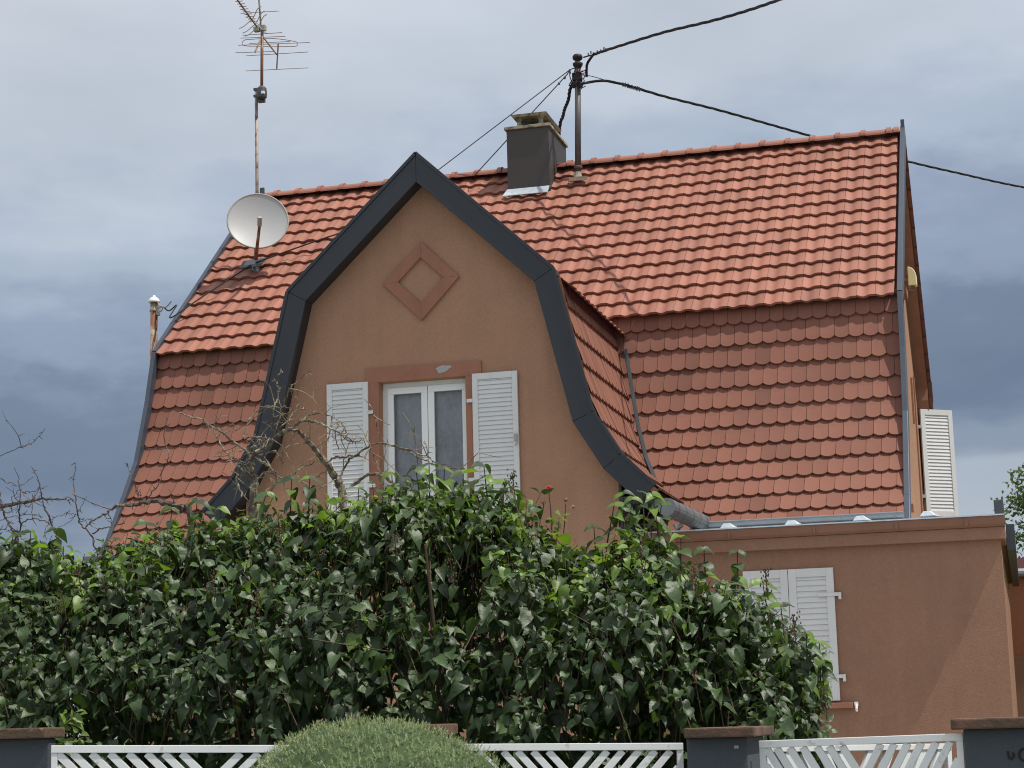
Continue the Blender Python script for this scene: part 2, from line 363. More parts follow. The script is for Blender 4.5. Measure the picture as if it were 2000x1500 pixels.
# main roof, front upper slope
vd = unit((0, BRK[0]-YR, BRK[1]-ZR)); nn = V3((0, vd[2], -vd[1])); slen = math.hypot(YR-BRK[0], ZR-BRK[1])
main_roof = MB(); nc = 43; pw = (XR-.10-(XL+.055))/nc
NR = 14
stiles(main_roof, V3((XL+.055, YR, ZR-.005))-nn*.05, (1, 0, 0), vd, nn, nc, NR, pw, slen/NR)
roof_up = main_roof.build('upper_roof', 'tile', house, smooth=True); roof_up['label'] = 'orange red wavy clay tiles of the upper slope'
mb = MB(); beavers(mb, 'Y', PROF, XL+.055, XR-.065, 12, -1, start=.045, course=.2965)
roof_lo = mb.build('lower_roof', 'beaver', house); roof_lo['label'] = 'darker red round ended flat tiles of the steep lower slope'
# rear slopes (a few tiled columns by the right verge, plain beyond)
mb = MB(); vb = unit((0, YR-BRK[0], BRK[1]-ZR)); nb = V3((0, -vb[2], vb[1]))
stiles(mb, V3((XR+.0-pw*6, YR, ZR-.005))-nb*.05, (1, 0, 0), vb, nb, 6, NR, pw, slen/NR, flip=True)
RPROF = [(2*YR-a, z) for a, z in PROF]
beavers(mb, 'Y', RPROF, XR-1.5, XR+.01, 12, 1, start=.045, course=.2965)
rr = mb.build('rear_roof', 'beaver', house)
# underlay shell, closed to the sky both sides
def outline(d=0.):
    front = [(YR, ZR-.07-d), (BRK[0]+.10, BRK[1]+.0-d)]+[(a+.05+d, z-.01) for a, z in PROF]
    rear = [(2*YR-a, z) for a, z in front]
    return rear[::-1]+front[1:]
ul = MB(); ol = outline()
for (a, z), (b, y) in zip(ol[:-1], ol[1:]): ul.add([(XL+.05, a, z), (XR-.05, a, z), (XR-.05, b, y), (XL+.05, b, y)], [(0, 1, 2, 3)])
ul.build('roof_underlay', 'under', house)
# ridge tiles
rd = MB(); x = XL+.06; k = 0
while x < XR-.08:
    x1 = min(x+.362, XR-.08)
    for (xa, xb, r) in ((x, x1, .082), (x1-.075, x1-.01, .100)):
        vs = []; n = 12
        rd.cur = random.random()
        for xx in (xa, xb):
            for i in range(n+1):
                th = math.pi*i/n-.0; vs.append((xx, YR-1.75*r*math.cos(th), ZR-.045+1.25*r*math.sin(th)))
        fs = [(i, i+1, n+2+i, n+1+i) for i in range(n)]+[tuple(range(n, -1, -1)), tuple(range(n+1, 2*n+2))]
        rd.add(vs, fs)
    x = x1; k += 1
rd.build('ridge_cap', 'tile', house, smooth=False)
# verge strips left and right
def verge(x0, x1, top):
    P = [(YR, ZR+.06)]+[(a+.01, z+.01) for a, z in VPROF]
    mbv = MB()
    for (a, z), (b, y) in zip(P[:-1], P[1:]):
        d = unit((b-a, y-z)); nrm = V3((d[1], -d[0]))   # pointing outwards (front)
        if nrm[0] > 0: nrm = -nrm
        o = .03
        p = [(x0, a+nrm[0]*o, z+nrm[1]*o), (x1, a+nrm[0]*o, z+nrm[1]*o), (x1, b+nrm[0]*o, y+nrm[1]*o), (x0, b+nrm[0]*o, y+nrm[1]*o)]
        q = [(xx, yy-nrm[0]*.24, zz-nrm[1]*.24) for xx, yy, zz in p]
        mbv.hexa([q[0], q[1], q[2], q[3], p[0], p[1], p[2], p[3]])
    if top: mbv.box((x0+.01, YR-.06, ZR), (x1-.002, YR-.035, ZR+.17))
    return mbv
verge(XR-.065, XR, True).build('verge_trim', 'verge', house, bevel=.004)
verge(XL, XL+.058, False).build('verge_trim', 'verge', house, bevel=.004)
# gable end walls
def gable(x0, x1):
    P = [(YR, ZR-.22), (BRK[0]+.42, BRK[1]+.02)]+[(a+.22, z-.02) for a, z in PROF[1:4]]+[(22.55, 4.2), (22.35, 3.9), (22.35, 0)]
    P = P+[(2*YR-a, z) for a, z in P[::-1][:-1]]
    g_ = MB(); g_.prism([(x0, a, z) for a, z in P], (x1-x0, 0, 0)); return g_
GX = -1.40
gable(GX-.25, GX).build('gable_wall', 'stucco', house)
gable(-11.02, -10.8).build('gable_wall', 'stucco', house)
for lo, hi in (((-10.95, 22.2, 0), (-8.7, 22.42, 3.95)), ((-4.3, 22.2, 0), (GX-.02, 22.42, 3.95)), ((-10.95, 31.4, 0), (GX-.02, 31.6, 3.95))): MB().box(lo, hi).build('main_wall', 'stucco', house)
# brown soffit boards under the right verge (front and rear)
mb = MB()
P = [(YR, ZR-.15), (BRK[0]+.20, BRK[1]-.02)]+[(a+.13, z) for a, z in PROF[1:]]
for (a, z), (b, y) in zip(P[:-1], P[1:]):
    mb.add([(GX-.01, a, z), (XR-.06, a, z), (XR-.06, b, y), (GX-.01, b, y)], [(0, 1, 2, 3)])
    mb.add([(GX-.01, 2*YR-a, z), (XR-.06, 2*YR-a, z), (XR-.06, 2*YR-b, y), (GX-.01, 2*YR-b, y)], [(0, 3, 2, 1)])
mb.build('soffit', 'surround', house)

# ------------------------------------------------------------------ front gable (cross wing)
CXD = -6.49; YF = 20.5; YW = 20.72
OUT = [(0, 8.24), (1.62, 6.71), (2.025, 5.03), (2.32, 4.54), (2.69, 4.17)]
def inset(pts, wdt):      # offset inward (towards -n), mitred
    P = [V3(p) for p in pts]; res = []
    dirs = [unit(b-a) for a, b in zip(P[:-1], P[1:])]; nr = [V3((d[1], -d[0])) for d in dirs]   # right-hand normal: for rightwards-down path points down-left
    for i, p in enumerate(P):
        if i == 0: n0 = nr[0]; res.append(p+V3((0, -1))*wdt/abs(n0[1])); continue
        if i == len(P)-1: res.append(p+nr[-1]*wdt); continue
        n = unit(nr[i-1]+nr[i]); res.append(p+n*wdt/(n@nr[i]))
    return res
IN = inset(OUT, .262)
for sgn in (1, -1):
    fb = MB()
    for i in range(4):
        a, b, c, d = V3(OUT[i]), V3(OUT[i+1]), IN[i+1], IN[i]
        g1 = .0025; t = unit(b-a); t2 = unit(c-d)
        a, b, c, d = a+t*g1, b-t*g1, c-t2*g1, d+t2*g1
        def W(p, y): return (CXD+sgn*p[0], y, p[1])
        q = [W(d, YF), W(c, YF), W(c, YW+.02), W(d, YW+.02), W(a, YF), W(b, YF), W(b, YW+.02), W(a, YW+.02)]
        fb.hexa(q if sgn > 0 else [q[1], q[0], q[3], q[2], q[5], q[4], q[7], q[6]])
        # raised drip edge along the top
        nrm = V3((t[1], -t[0])); e0, e1 = a-nrm*.012, b-nrm*.012; f0, f1 = a+nrm*.028, b+nrm*.028
        q = [W(f0, YF-.012), W(f1, YF-.012), W(f1, YF-.0015), W(f0, YF-.0015), W(e0, YF-.012), W(e1, YF-.012), W(e1, YF-.0015), W(e0, YF-.0015)]
        fb.hexa(q if sgn > 0 else [q[1], q[0], q[3], q[2], q[5], q[4], q[7], q[6]])
        # dark joint backing
        nrm2 = nrm*.003
    fb.build('gable_fascia', 'fascia', house, bevel=.003)
    bk = MB()
    for i in range(4):
        a, b, c, d = V3(OUT[i]), V3(OUT[i+1]), IN[i+1], IN[i]
        m0 = lambda p, q_: p*.96+q_*.04
        A, D, B, C_ = m0(a, d), m0(d, a), m0(b, c), m0(c, b)
        q = [W(D, YF+.006), W(C_, YF+.006), W(C_, YW), W(D, YW), W(A, YF+.006), W(B, YF+.006), W(B, YW), W(A, YW)]
        bk.hexa(q if sgn > 0 else [q[1], q[0], q[3], q[2], q[5], q[4], q[7], q[6]])
    bk.build('fascia_core', 'dark', house)
# wall with window opening
WX0, WX1, WZ0, WZ1 = -7.05, -6.005, 4.02, 5.575
right = [(CXD+p[0]+.03, p[1]+.03) for p in IN[:4]]; left = [(CXD-p[0]-.03, p[1]+.03) for p in IN[1:4]]
poly = [right[0]]+right[1:]+[(-4.262, 4.30), (-4.262, 0), (-8.718, 0), (-8.718, 4.30)]+left[::-1]
wall_holes(poly, [[(WX0, WZ0), (WX0, WZ1), (WX1, WZ1), (WX1, WZ0)]], YW, 'gable_wall', 'stucco', house)
MB().box((-4.30, YW+.002, 0), (-4.255, 22.4, 4.5)).build('side_wall', 'stucco', house); MB().box((-8.72, YW+.002, 0), (-8.68, 22.4, 4.5)).build('side_wall', 'stucco', house)
ck = MB(); ck.box((-4.253, YW-.01, 3.55), (-4.225, 22.1, 4.45)); ck.box((-4.225, YF+.05, 4.02), (-3.93, 22.0, 4.06)); ck.build('side_cladding', 'fascia', house)
# wing roof: right and left sides
DP = [(1.70, 6.60), (1.84, 5.93), (2.03, 5.10), (2.20, 4.66), (2.42, 4.38), (2.74, 4.10)]
for sgn in (1, -1):
    mb = MB()
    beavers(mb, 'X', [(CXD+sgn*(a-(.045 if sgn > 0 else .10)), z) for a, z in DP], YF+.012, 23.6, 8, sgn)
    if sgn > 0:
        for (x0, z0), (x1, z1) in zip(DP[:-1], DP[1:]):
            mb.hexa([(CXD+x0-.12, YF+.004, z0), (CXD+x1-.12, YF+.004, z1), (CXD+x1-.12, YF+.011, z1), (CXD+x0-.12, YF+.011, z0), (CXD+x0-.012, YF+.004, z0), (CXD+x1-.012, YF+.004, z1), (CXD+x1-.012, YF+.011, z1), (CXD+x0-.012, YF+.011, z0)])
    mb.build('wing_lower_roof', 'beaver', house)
    a, b = V3((CXD, 0, 8.10)), V3((CXD+sgn*(1.84 if sgn > 0 else 1.55), 0, 6.42 if sgn > 0 else 6.62)); d = unit(b-a); L_ = np.linalg.norm(b-a)
    n_ = V3((-d[2]*sgn, 0, d[0]*sgn)); mb = MB(); nrw = 7
    if n_[2] < 0: n_ = -n_
    stiles(mb, (CXD, YF+.03, 8.10), (0, 1, 0), d, n_*.6, 22, nrw, .2265, L_/nrw, flip=(sgn < 0))
    mb.build('wing_upper_roof', 'tile', house, smooth=True)
    ul = MB()
    pp = [(0, 8.08), (1.56, 6.60)]+[(x-.065, z-.01) for x, z in DP]
    for (x0, z0), (x1, z1) in zip(pp[:-1], pp[1:]):
        x0, x1 = (x0, x1) if sgn > 0 else (x0-.10*(x0 > 0), x1-.10)
        ul.add([(CXD+sgn*x0, YF+.03, z0), (CXD+sgn*x0, 25.6, z0), (CXD+sgn*x1, 25.6, z1), (CXD+sgn*x1, YF+.03, z1)], [(0, 1, 2, 3)])
    ul.build('wing_underlay', 'under', house)
# step-flashing board below the tile edge of the wing + valley strip
mb = MB(); mb.hexa([(-4.80, YF+.25, 6.40), (-4.745, YF+.25, 6.40), (-4.745, 23.3, 6.40), (-4.80, 23.3, 6.40), (-4.83, YF+.25, 6.56), (-4.765, YF+.25, 6.56), (-4.765, 23.3, 6.56), (-4.83, 23.3, 6.56)])
mb.build('eave_board', 'maroon', house)
val = [(1222, 682, 23.16), (1228, 715, 23.05), (1236, 765, 22.90), (1247, 830, 22.70), (1262, 890, 22.5), (1280, 935, 22.30), (1300, 962, 22.12), (1326, 990, 21.92)]
vp_ = [PY(a, b, c) for a, b, c in val]
mb = MB()
for p, q in zip(vp_[:-1], vp_[1:]):
    mb.hexa([p+V3((-.025, 0, -.05)), p+V3((.02, 0, -.05)), q+V3((.02, 0, -.05)), q+V3((-.025, 0, -.05)), p+V3((-.025, -.01, 0)), p+V3((.02, -.01, 0)), q+V3((.02, -.01, 0)), q+V3((-.025, -.01, 0))])
mb.build('valley_flashing', 'darkmetal', house)
# ridge of the wing
mb = MB(); mb.tube([(CXD, YF+.05, 8.12), (CXD, 25.1, 8.12)], .06, 10); mb.build('wing_ridge', 'tile', house)

# diamond ornament
def framepoly(mb, outer, inner, y0, y1):
    n = len(outer)
    for i in range(n):
        j = (i+1) % n; a, b, c, d = outer[i], outer[j], inner[j], inner[i]
        mb.hexa([(d[0], y0, d[1]), (c[0], y0, c[1]), (c[0], y1, c[1]), (d[0], y1, d[1]), (a[0], y0, a[1]), (b[0], y0, b[1]), (b[0], y1, b[1]), (a[0], y1, a[1])])
mb = MB(); framepoly(mb, [(-6.505, 7.21), (-6.045, 6.755), (-6.515, 6.27), (-6.985, 6.74)], [(-6.513, 7.02), (-6.238, 6.757), (-6.514, 6.468), (-6.795, 6.748)], YW-.035, YW+.002)
mb.build('diamond_ornament', 'surround', house, bevel=.004)
# window surround
mb = MB(); y0 = YW-.022
mb.box((-7.215, y0, WZ1), (-5.81, YW-.001, 5.745)); mb.box((-7.215, y0, WZ0-.1), (WX0, YW-.001, WZ1)); mb.box((WX1, y0, WZ0-.1), (-5.90, YW-.001, WZ1)); mb.box((-7.25, YW-.08, WZ0-.1), (-5.85, YW+.1, WZ0))
mb.build('window_surround', 'surround', house, bevel=.004)
mb = MB(); pts = []
for i in range(16):
    th = 2*math.pi*i/16; r = 1+.16*math.sin(3*th+1)+.10*math.sin(5*th); pts.append((-6.265+.088*r*math.cos(th), y0-.004, 5.678+.042*r*math.sin(th)+.012*math.cos(th)))
mb.prism(pts, (0, .006, 0)); mb.build('mortar_patch', 'patch', house)
# window: frame, sashes, glass, curtain
win = MB(); fy0, fy1 = YW+.10, YW+.15; fx0, fx1, fz1 = -6.985, -6.005, 5.515
win.box((fx0-.06, fy0+.01, fz1), (fx1+.0, fy1, WZ1)); win.box((WX0, fy0+.01, WZ0), (fx0, fy1, fz1))
wo = win.build('window', 'frame', house, bevel=.003)
xm = (-6.985-6.005)/2
for (a, b) in ((fx0, xm-.003), (xm+.003, fx1)):
    s_ = MB(); fw = .075; s_.box((a, fy0-.012, fz1-fw), (b, fy0+.03, fz1)); s_.box((a, fy0-.012, WZ0), (b, fy0+.03, WZ0+fw))
    s_.box((a, fy0-.012, WZ0+fw), (a+fw, fy0+.03, fz1-fw)); s_.box((b-fw, fy0-.012, WZ0+fw), (b, fy0+.03, fz1-fw)); s_.build('sash', 'frame', wo, bevel=.004)
    gl = MB(); gl.add([(a+fw, fy0+.012, WZ0+fw), (b-fw, fy0+.012, WZ0+fw), (b-fw, fy0+.012, fz1-fw), (a+fw, fy0+.012, fz1-fw)], [(0, 1, 2, 3)]); gl.build('pane', 'glass', wo)
mb = MB(); n = 90
vs = []
for j in (0, 1):
    for i in range(n+1):
        x = fx0+(fx1-fx0)*i/n; vs.append((x, fy0+.09+.010*math.sin(i*.33+1.5*math.sin(i*.11)), WZ0 if j == 0 else fz1))
mb.add(vs, [(i, i+1, n+2+i, n+1+i) for i in range(n)]); mb.build('curtain', 'curtain', wo, smooth=True)
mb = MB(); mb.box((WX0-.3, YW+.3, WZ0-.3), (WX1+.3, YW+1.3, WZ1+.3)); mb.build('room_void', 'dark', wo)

# shutters -----------------------------------------------------------------
def shutter_mb(wd, ht, fr=.065, pitch=.052, mid=None):   # local frame: x across, z up, front = -y, origin bottom left
    m = MB(); t = .034
    m.box((0, -t, 0), (fr, 0, ht)); m.box((wd-fr, -t, 0), (wd, 0, ht)); m.box((fr, -t, 0), (wd-fr, 0, fr*1.1)); m.box((fr, -t, ht-fr*1.1), (wd-fr, 0, ht))
    z = fr*1.1
    while z < ht-fr*1.1-.01:
        z2 = min(z+pitch, ht-fr*1.1)
        m.add([(fr, -t+.006, z), (wd-fr, -t+.006, z), (wd-fr, -.012, z2+.012), (fr, -.012, z2+.012), (fr, -t+.012, z-.003), (wd-fr, -t+.012, z-.003), (wd-fr, -.004, z2+.008), (fr, -.004, z2+.008)],
              [(0, 1, 2, 3), (4, 7, 6, 5), (0, 4, 5, 1), (3, 2, 6, 7)])
        z += pitch
    return m
def place(m, o, ang=0., name='shutter', matn='white', parent=house, bevel=.003):
    c, s = math.cos(ang), math.sin(ang)
    m.v = [(o[0]+x*c-y*s, o[1]+x*s+y*c, o[2]+z) for x, y, z in m.v]
    return m.build(name, matn, parent, bevel=bevel)
def bx(lo, hi): return MB().box(lo, hi)
sh = place(shutter_mb(.508, 1.56), (-7.688, YW-.012, 4.03)); bx((-7.18, YW-.05, 5.21), (-7.105, YW-.03, 5.25)).build('hinge', 'white', sh); bx((-7.18, YW-.05, 4.35), (-7.105, YW-.03, 4.39)).build('hinge', 'white', sh)
sh['label'] = 'left louvred shutter folded back beside the gable window'
sh = place(shutter_mb(.535, 1.56), (-5.918, YW-.012, 4.03)); bx((-5.985, YW-.05, 5.26), (-5.918, YW-.03, 5.30)).build('hinge', 'white', sh); bx((-5.985, YW-.05, 4.35), (-5.918, YW-.03, 4.39)).build('hinge', 'white', sh)
mb = MB(); mb.box((-5.43, YW-.075, 4.78), (-5.395, YW-.045, 4.86)); mb.tube([(-5.40, YW-.06, 4.80), (-5.39, YW-.085, 4.75), (-5.42, YW-.08, 4.72)], .008, 6); mb.build('catch', 'plast', sh)
sh['label'] = 'right louvred shutter folded back beside the gable window'

# ------------------------------------------------------------------ extension at the right
EY, EXR = 21.45, -.187
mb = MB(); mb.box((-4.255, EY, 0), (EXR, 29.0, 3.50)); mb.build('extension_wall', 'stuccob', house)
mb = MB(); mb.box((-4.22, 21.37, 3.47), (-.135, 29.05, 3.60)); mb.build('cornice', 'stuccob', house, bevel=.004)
mb = MB()
prof = [(21.30, 3.715), (21.30, 3.68), (21.315, 3.63), (21.35, 3.603), (21.45, 3.603), (21.45, 3.715)]
mb.prism([(-4.22, a, z) for a, z in prof], (4.09, 0, 0)); x = -3.4
mb.build('extension_gutter', 'coping', house)
for x in (-3.15, -2.2, -1.3, -.55): MB().box((x, 21.294, 3.62), (x+.03, 21.40, 3.712)).build('gutter_bracket', 'coping', house)
mb = MB(); mb.box((-4.22, 21.285, 3.717), (-.13, 21.50, 3.732)); mb.box((-4.22, 21.50, 3.71), (-.14, 29.05, 3.722)); mb.build('extension_roof', 'lead', house)
# right side edge: dark gutter / fascia running back, with a black downpipe head
mb = MB(); mb.box((-.130, 22.3, 3.42), (-.035, 28.9, 3.71)); mb.build('side_fascia', 'darkmetal', house)
a = PY(1941, 976, 22.2); b = PY(1963, 1004, 22.2)
mb = MB(); mb.hexa([(a[0], 22.2, b[2]-.08), (b[0], 22.2, b[2]-.08), (b[0], 22.45, b[2]-.08), (a[0], 22.45, b[2]-.08), (a[0]-.005, 22.2, a[2]), (b[0]-.012, 22.2, a[2]), (b[0]-.012, 22.45, a[2]+.01), (a[0]-.005, 22.45, a[2]+.01)])
mb.build('vent_box', 'darkmetal', house, bevel=.012)
# main eave gutter and its return
mb = MB()
def gutter(mb, pts, r=.075):
    P = [V3(p) for p in pts]
    for p, q in zip(P[:-1], P[1:]):
        t = unit(q-p); side = unit(np.cross(t, V3((0, 0, 1)))); n = 8; vs = []
        for c in (p, q):
            for rr_ in (r, r*.94):
                for i in range(n+1):
                    th = math.pi*i/n; vs.append(c+side*rr_*math.cos(th)-V3((0, 0, 1))*rr_*math.sin(th))
        k = n+1; fs = [(i, i+1, 2*k+i+1, 2*k+i) for i in range(n)]+[(k+i+1, k+i, 3*k+i, 3*k+i+1) for i in range(n)]+[(0, 2*k, 3*k, k), (n, k+n, 3*k+n, 2*k+n)]+[(i, k+i, k+i+1, i+1) for i in range(n)]
        mb.add(vs, fs)
        mb.tube([p+side*r, q+side*r], .009, 6); mb.tube([p-side*r, q-side*r], .009, 6)
gz = 3.845
gutter(mb, [(-3.52, 21.74, gz), (-1.22, 21.74, gz)])
mb.build('eave_gutter', 'zinc', house)
mb = MB(); gutter(mb, [(-8.9, 21.72, gz-.02), (-11.3, 21.72, gz-.02)]); mb.build('eave_gutter', 'zinc', house)
mb = MB(); p0 = PX(1302, 990, -3.66); p1 = V3((-3.50, 21.74, gz))
pp = [p0+(p1-p0)*t for t in np.linspace(0, 1, 5)]
mb.tube(pp, .10, 16)
for t in (.12, .32, .52, .72, .9):
    c = p0+(p1-p0)*t; d = unit(p1-p0)*.008; mb.tube([c-d, c+d], .105, 16)
mb.box((p0[0]-.05, p0[1], p0[2]+.07), (p0[0]+.12, p0[1]+.0, p0[2]+.071))
mb.build('swept_gutter', 'zincdark', house, smooth=False)
MB().box((-4.22, YF+.06, 3.98), (-3.80, 21.0, 4.03)).build('wing_soffit', 'fascia', house); mb = MB(); mb.tube([PY(1318, 1024, 21.35), PY(1322, 1034, 21.35), PY(1332, 1024, 21.35)], .028, 8); mb.build('gutter_elbow', 'zinc', house)
for px, py in ((1421, 1027), (1547, 1021), (1681, 1012), (1812, 1003)):
    c = PY(px, py, 21.42); m = MB(); m.hexa([c+V3((-.11, -.04, -.035)), c+V3((.11, -.04, -.035)), c+V3((.16, .10, -.035)), c+V3((-.08, .10, -.035)), c+V3((-.06, -.01, .035)), c+V3((.04, -.01, .035)), c+V3((.05, .06, .03)), c+V3((-.05, .06, .03))])
    m.v = [tuple(c+(V3(p)-c)*.8) for p in m.v]; m.build('snow_guard', 'lead', house, bevel=.006)
# closed shutters and sill on the extension
zt, zb = 3.245, 1.786; xl, xr = -3.02, -2.012
sh = place(shutter_mb((xr-xl)/2-.003, zt-zb, .085, .062), (xl, EY+.0, zb)); sh['label'] = 'left leaf of the closed shutters on the extension'
sh = place(shutter_mb((xr-xl)/2-.003, zt-zb, .085, .062), ((xl+xr)/2+.003, EY+.0, zb)); sh['label'] = 'right leaf of the closed shutters on the extension'
for z in (zb+.26, zt-.30):
    m = MB(); m.box((xr-.18, EY-.045, z-.018), (xr+.075, EY-.036, z+.022)); m.box((xr+.045, EY-.05, z-.055), (xr+.075, EY, z+.022)); m.build('hinge', 'white', sh)
mb = MB(); mb.box((xl-.12, EY-.09, zb-.085), (-1.875, EY+.0, zb-.025)); mb.build('window_sill', 'surround', house, bevel=.005)
mb = MB(); c = PY(1673, 1376, EY-.02); mb.box(c+V3((-.02, -.03, -.015)), c+V3((.02, .02, .03))); mb.tube([c+V3((0, -.03, .0)), c+V3((.0, -.045, -.04)), c+V3((0, -.03, -.07))], .014, 6); mb.build('shutter_catch', 'porc', house)
# gable side: shutter swung out, frame edges, little hooks, lamp
a = PY(1795, 800, 30.4); b = PY(1857, 1003, 30.4)
gs = place(shutter_mb(.60, 1.70, .08, .055), (GX+.03, 30.4, 4.66), math.radians(38)); gs['label'] = 'white shutter swung out from the right gable end'
for z in (6.05, 4.95): bx((GX-.03, 30.33, z), (GX+.06, 30.37, z+.05)).build('hinge', 'white', gs)
for lo, hi in (((GX, 29.6, 4.5), (GX+.02, 29.75, 6.75)), ((GX, 28.8, 5.9), (GX+.03, 28.84, 6.6)), ((GX, 26.0, 4.3), (GX+.07, 26.2, 4.4)), ((GX, 27.4, 7.6), (GX+.09, 27.9, 7.72))): MB().box(lo, hi).build('window_trim', 'surround', house)
c = PY(1781, 540, 27.4)
lm = thing('gable_lamp', 'yellowed rounded alarm lamp high on the right gable end', 'lamp', (c[0], 27.4, c[2]))
mb = MB(); pts = [(c[0]-.055, 27.34, c[2]-.14)]
for i in range(9): th = math.pi/2*i/8; pts.append((c[0]-.055+.12*math.cos(th), 27.34, c[2]-.14+.12+.16*math.sin(th)))
pts.insert(1, (c[0]+.065, 27.34, c[2]-.14)); mb.prism(pts, (0, .16, 0)); mb.build('lamp_cover', 'lamp', lm, bevel=.012)
mb = MB(); mb.box((GX, 27.38, c[2]-.05), (c[0]-.05, 27.44, c[2]+.02)); mb.build('bracket', 'rust', lm); mb = MB(); mb.box((c[0]-.05, 27.36, c[2]-.19), (c[0]+.03, 27.46, c[2]-.14)); mb.build('lamp_base', 'rust', lm)

# ------------------------------------------------------------------ chimney
cx0, cx1, cy0, cy1, cz = -6.93, -6.285, 26.38, 27.50, 10.33
ch = MB(); ch.box((cx0, cy0, 9.0), (cx1, cy1, cz)); ch = ch.build('chimney', 'chim', house, bevel=.006)
m = MB(); m.box((cx0-.03, cy0-.03, cz), (cx1+.03, cy1+.03, cz+.045)); m.build('chimney_slab', 'chimtop', ch, bevel=.006)
m = MB(); m.box((cx0+.10, cy0+.10, cz+.045), (cx1-.10, cy1-.1, cz+.065)); m.build('flue_mouth', 'dark', ch)
tx0, tx1, ty0, ty1 = cx0+.10, cx1-.09, cy0+.10, cy1-.16
for xx in (tx0+.06, tx1-.06):
    for yy in (ty0+.06, (ty0+ty1)/2, ty1-.06):
        m = MB(); m.lathe((xx, yy, cz+.045), [(.060, 0), (.045, .04), (.033, .09), (.034, .13), (.050, .175)], 4); m.build('cap_post', 'chimtop', ch)
m = MB(); m.hexa([(tx0-.02, ty0-.02, cz+.215), (tx1+.02, ty0-.02, cz+.215), (tx1+.02, ty1+.06, cz+.215), (tx0-.02, ty1+.06, cz+.215), (tx0-.05, ty0-.05, cz+.25), (tx1+.05, ty0-.05, cz+.25), (tx1+.05, ty1+.09, cz+.25), (tx0-.05, ty1+.09, cz+.25)])
m.build('chimney_cover', 'chimtop', ch, bevel=.004)
def onroof(x, y, off=0.):   # point on the upper front slope
    k = (YR-y)/(YR-BRK[0]); return V3((x, y, ZR+(BRK[1]-ZR)*k))+nn*off
m = MB()
a, b = onroof(cx0-.04, cy0-.14, .05), onroof(cx1+.0, cy0-.14, .05); c, d = onroof(cx1+.0, cy0+.0, .06), onroof(cx0-.0, cy0+.0, .06)
m.hexa([a, b, c, d, a+nn*.01, b+nn*.01, c+nn*.012, d+nn*.012]); m.build('chimney_flashing', 'lead', house)

# ------------------------------------------------------------------ roof pole with overhead cables
def twisted(mb, path, r, rc, turns, n=5, strands=3, ph=0.):
    P = [V3(p) for p in path]; P, s = arc3(P); tot = s[-1]; K = max(20, int(turns*10))
    for k in range(strands):
        pts = []
        for i in range(K+1):
            t = tot*i/K; p, d = ev3(P, s, t)
            u = unit(np.cross(d, V3((0, 0, 1)))); v = np.cross(d, u); th = ph+2*math.pi*(k/strands+turns*i/K)
            pts.append(p+r*(u*math.cos(th)+v*math.sin(th)))
        mb.tube(pts, rc, n)
def arc3(P):
    s = [0.]
    for a, b in zip(P[:-1], P[1:]): s.append(s[-1]+np.linalg.norm(b-a))
    return P, s
def ev3(P, s, t):
    for i in range(len(s)-1):
        if t <= s[i+1] or i == len(s)-2:
            k = (t-s[i])/(s[i+1]-s[i]+1e-9); return P[i]+(P[i+1]-P[i])*k, unit(P[i+1]-P[i])
def spline(pts, n=8):
    P = [V3(p) for p in pts]; P = [P[0]*2-P[1]]+P+[P[-1]*2-P[-2]]; o = []
    for i in range(1, len(P)-2):
        for k in range(n):
            t = k/n; a, b, c, d = P[i-1:i+3]
            o.append(.5*((2*b)+(-a+c)*t+(2*a-5*b+4*c-d)*t*t+(-a+3*b-3*c+d)*t**3))
    o.append(P[-2]); return o
PXX, PYY = -5.90, 26.62; pz0 = onroof(PXX, PYY)[2]-.05
pole = thing('service_pole', 'dark rusty steel pole on the ridge with ceramic insulator, right of the chimney', 'pole', (PXX, PYY, pz0))
q = lambda x, y, Y=PYY: PY(x, y, Y)
mb = MB(); mb.tube([q(1129, 352), q(1128.5, 130)], [.047, .045], 12); mb.build('shaft', 'steel', pole, smooth=True)
mb = MB(); b0 = q(1129, 352); mb.lathe(b0+V3((0, 0, -.08)), [(.11, 0), (.075, .09), (.058, .16), (.055, .20)], 14); mb.build('base_sleeve', 'chimtop', pole)
mb = MB(); c = q(1129, 327); mb.lathe(c, [(.062, -.02), (.066, 0), (.062, .02)], 14)
mb.build('collar', 'cap', pole); mb = MB(); c = onroof(PXX, PYY-.16, .06)+V3((.02, 0, 0)); mb.hexa([c+V3((-.14, .0, -.01)), c+V3((.14, .0, -.01)), c+V3((.14, .12, .08)), c+V3((-.14, .12, .08)), c+V3((-.14, .0, .0)), c+V3((.14, .0, .0)), c+V3((.14, .12, .09)), c+V3((-.14, .12, .09))])
mb.build('roof_flange', 'cap', pole)
mb = MB(); c = q(1128.5, 128)
mb.lathe(c, [(.045, -.05), (.052, -.03), (.072, .0), (.078, .03), (.05, .05), (.034, .065), (.05, .085), (.072, .10), (.078, .135), (.062, .165), (.02, .18)], 16); mb.build('insulator', 'cable', pole, smooth=True)
mb = MB(); c = q(1128.5, 150)
mb.box(c+V3((-.075, -.06, -.06)), c+V3((.06, .05, .05))); mb.box(c+V3((-.09, -.05, -.16)), c+V3((.05, .04, -.10)))
random.seed(5)
for i in range(26):
    a = c+V3((random.uniform(-.10, .08), random.uniform(-.09, .05), random.uniform(-.20, .12))); b = c+V3((random.uniform(-.12, .13), random.uniform(-.1, .06), random.uniform(-.2, .12)))
    mid = (a+b)/2+V3((random.uniform(-.05, .07), -.03, random.uniform(-.08, .04))); mb.tube(spline([a, mid, b], 4), .008, 5)
mb.build('wire_tangle', 'cable', pole)
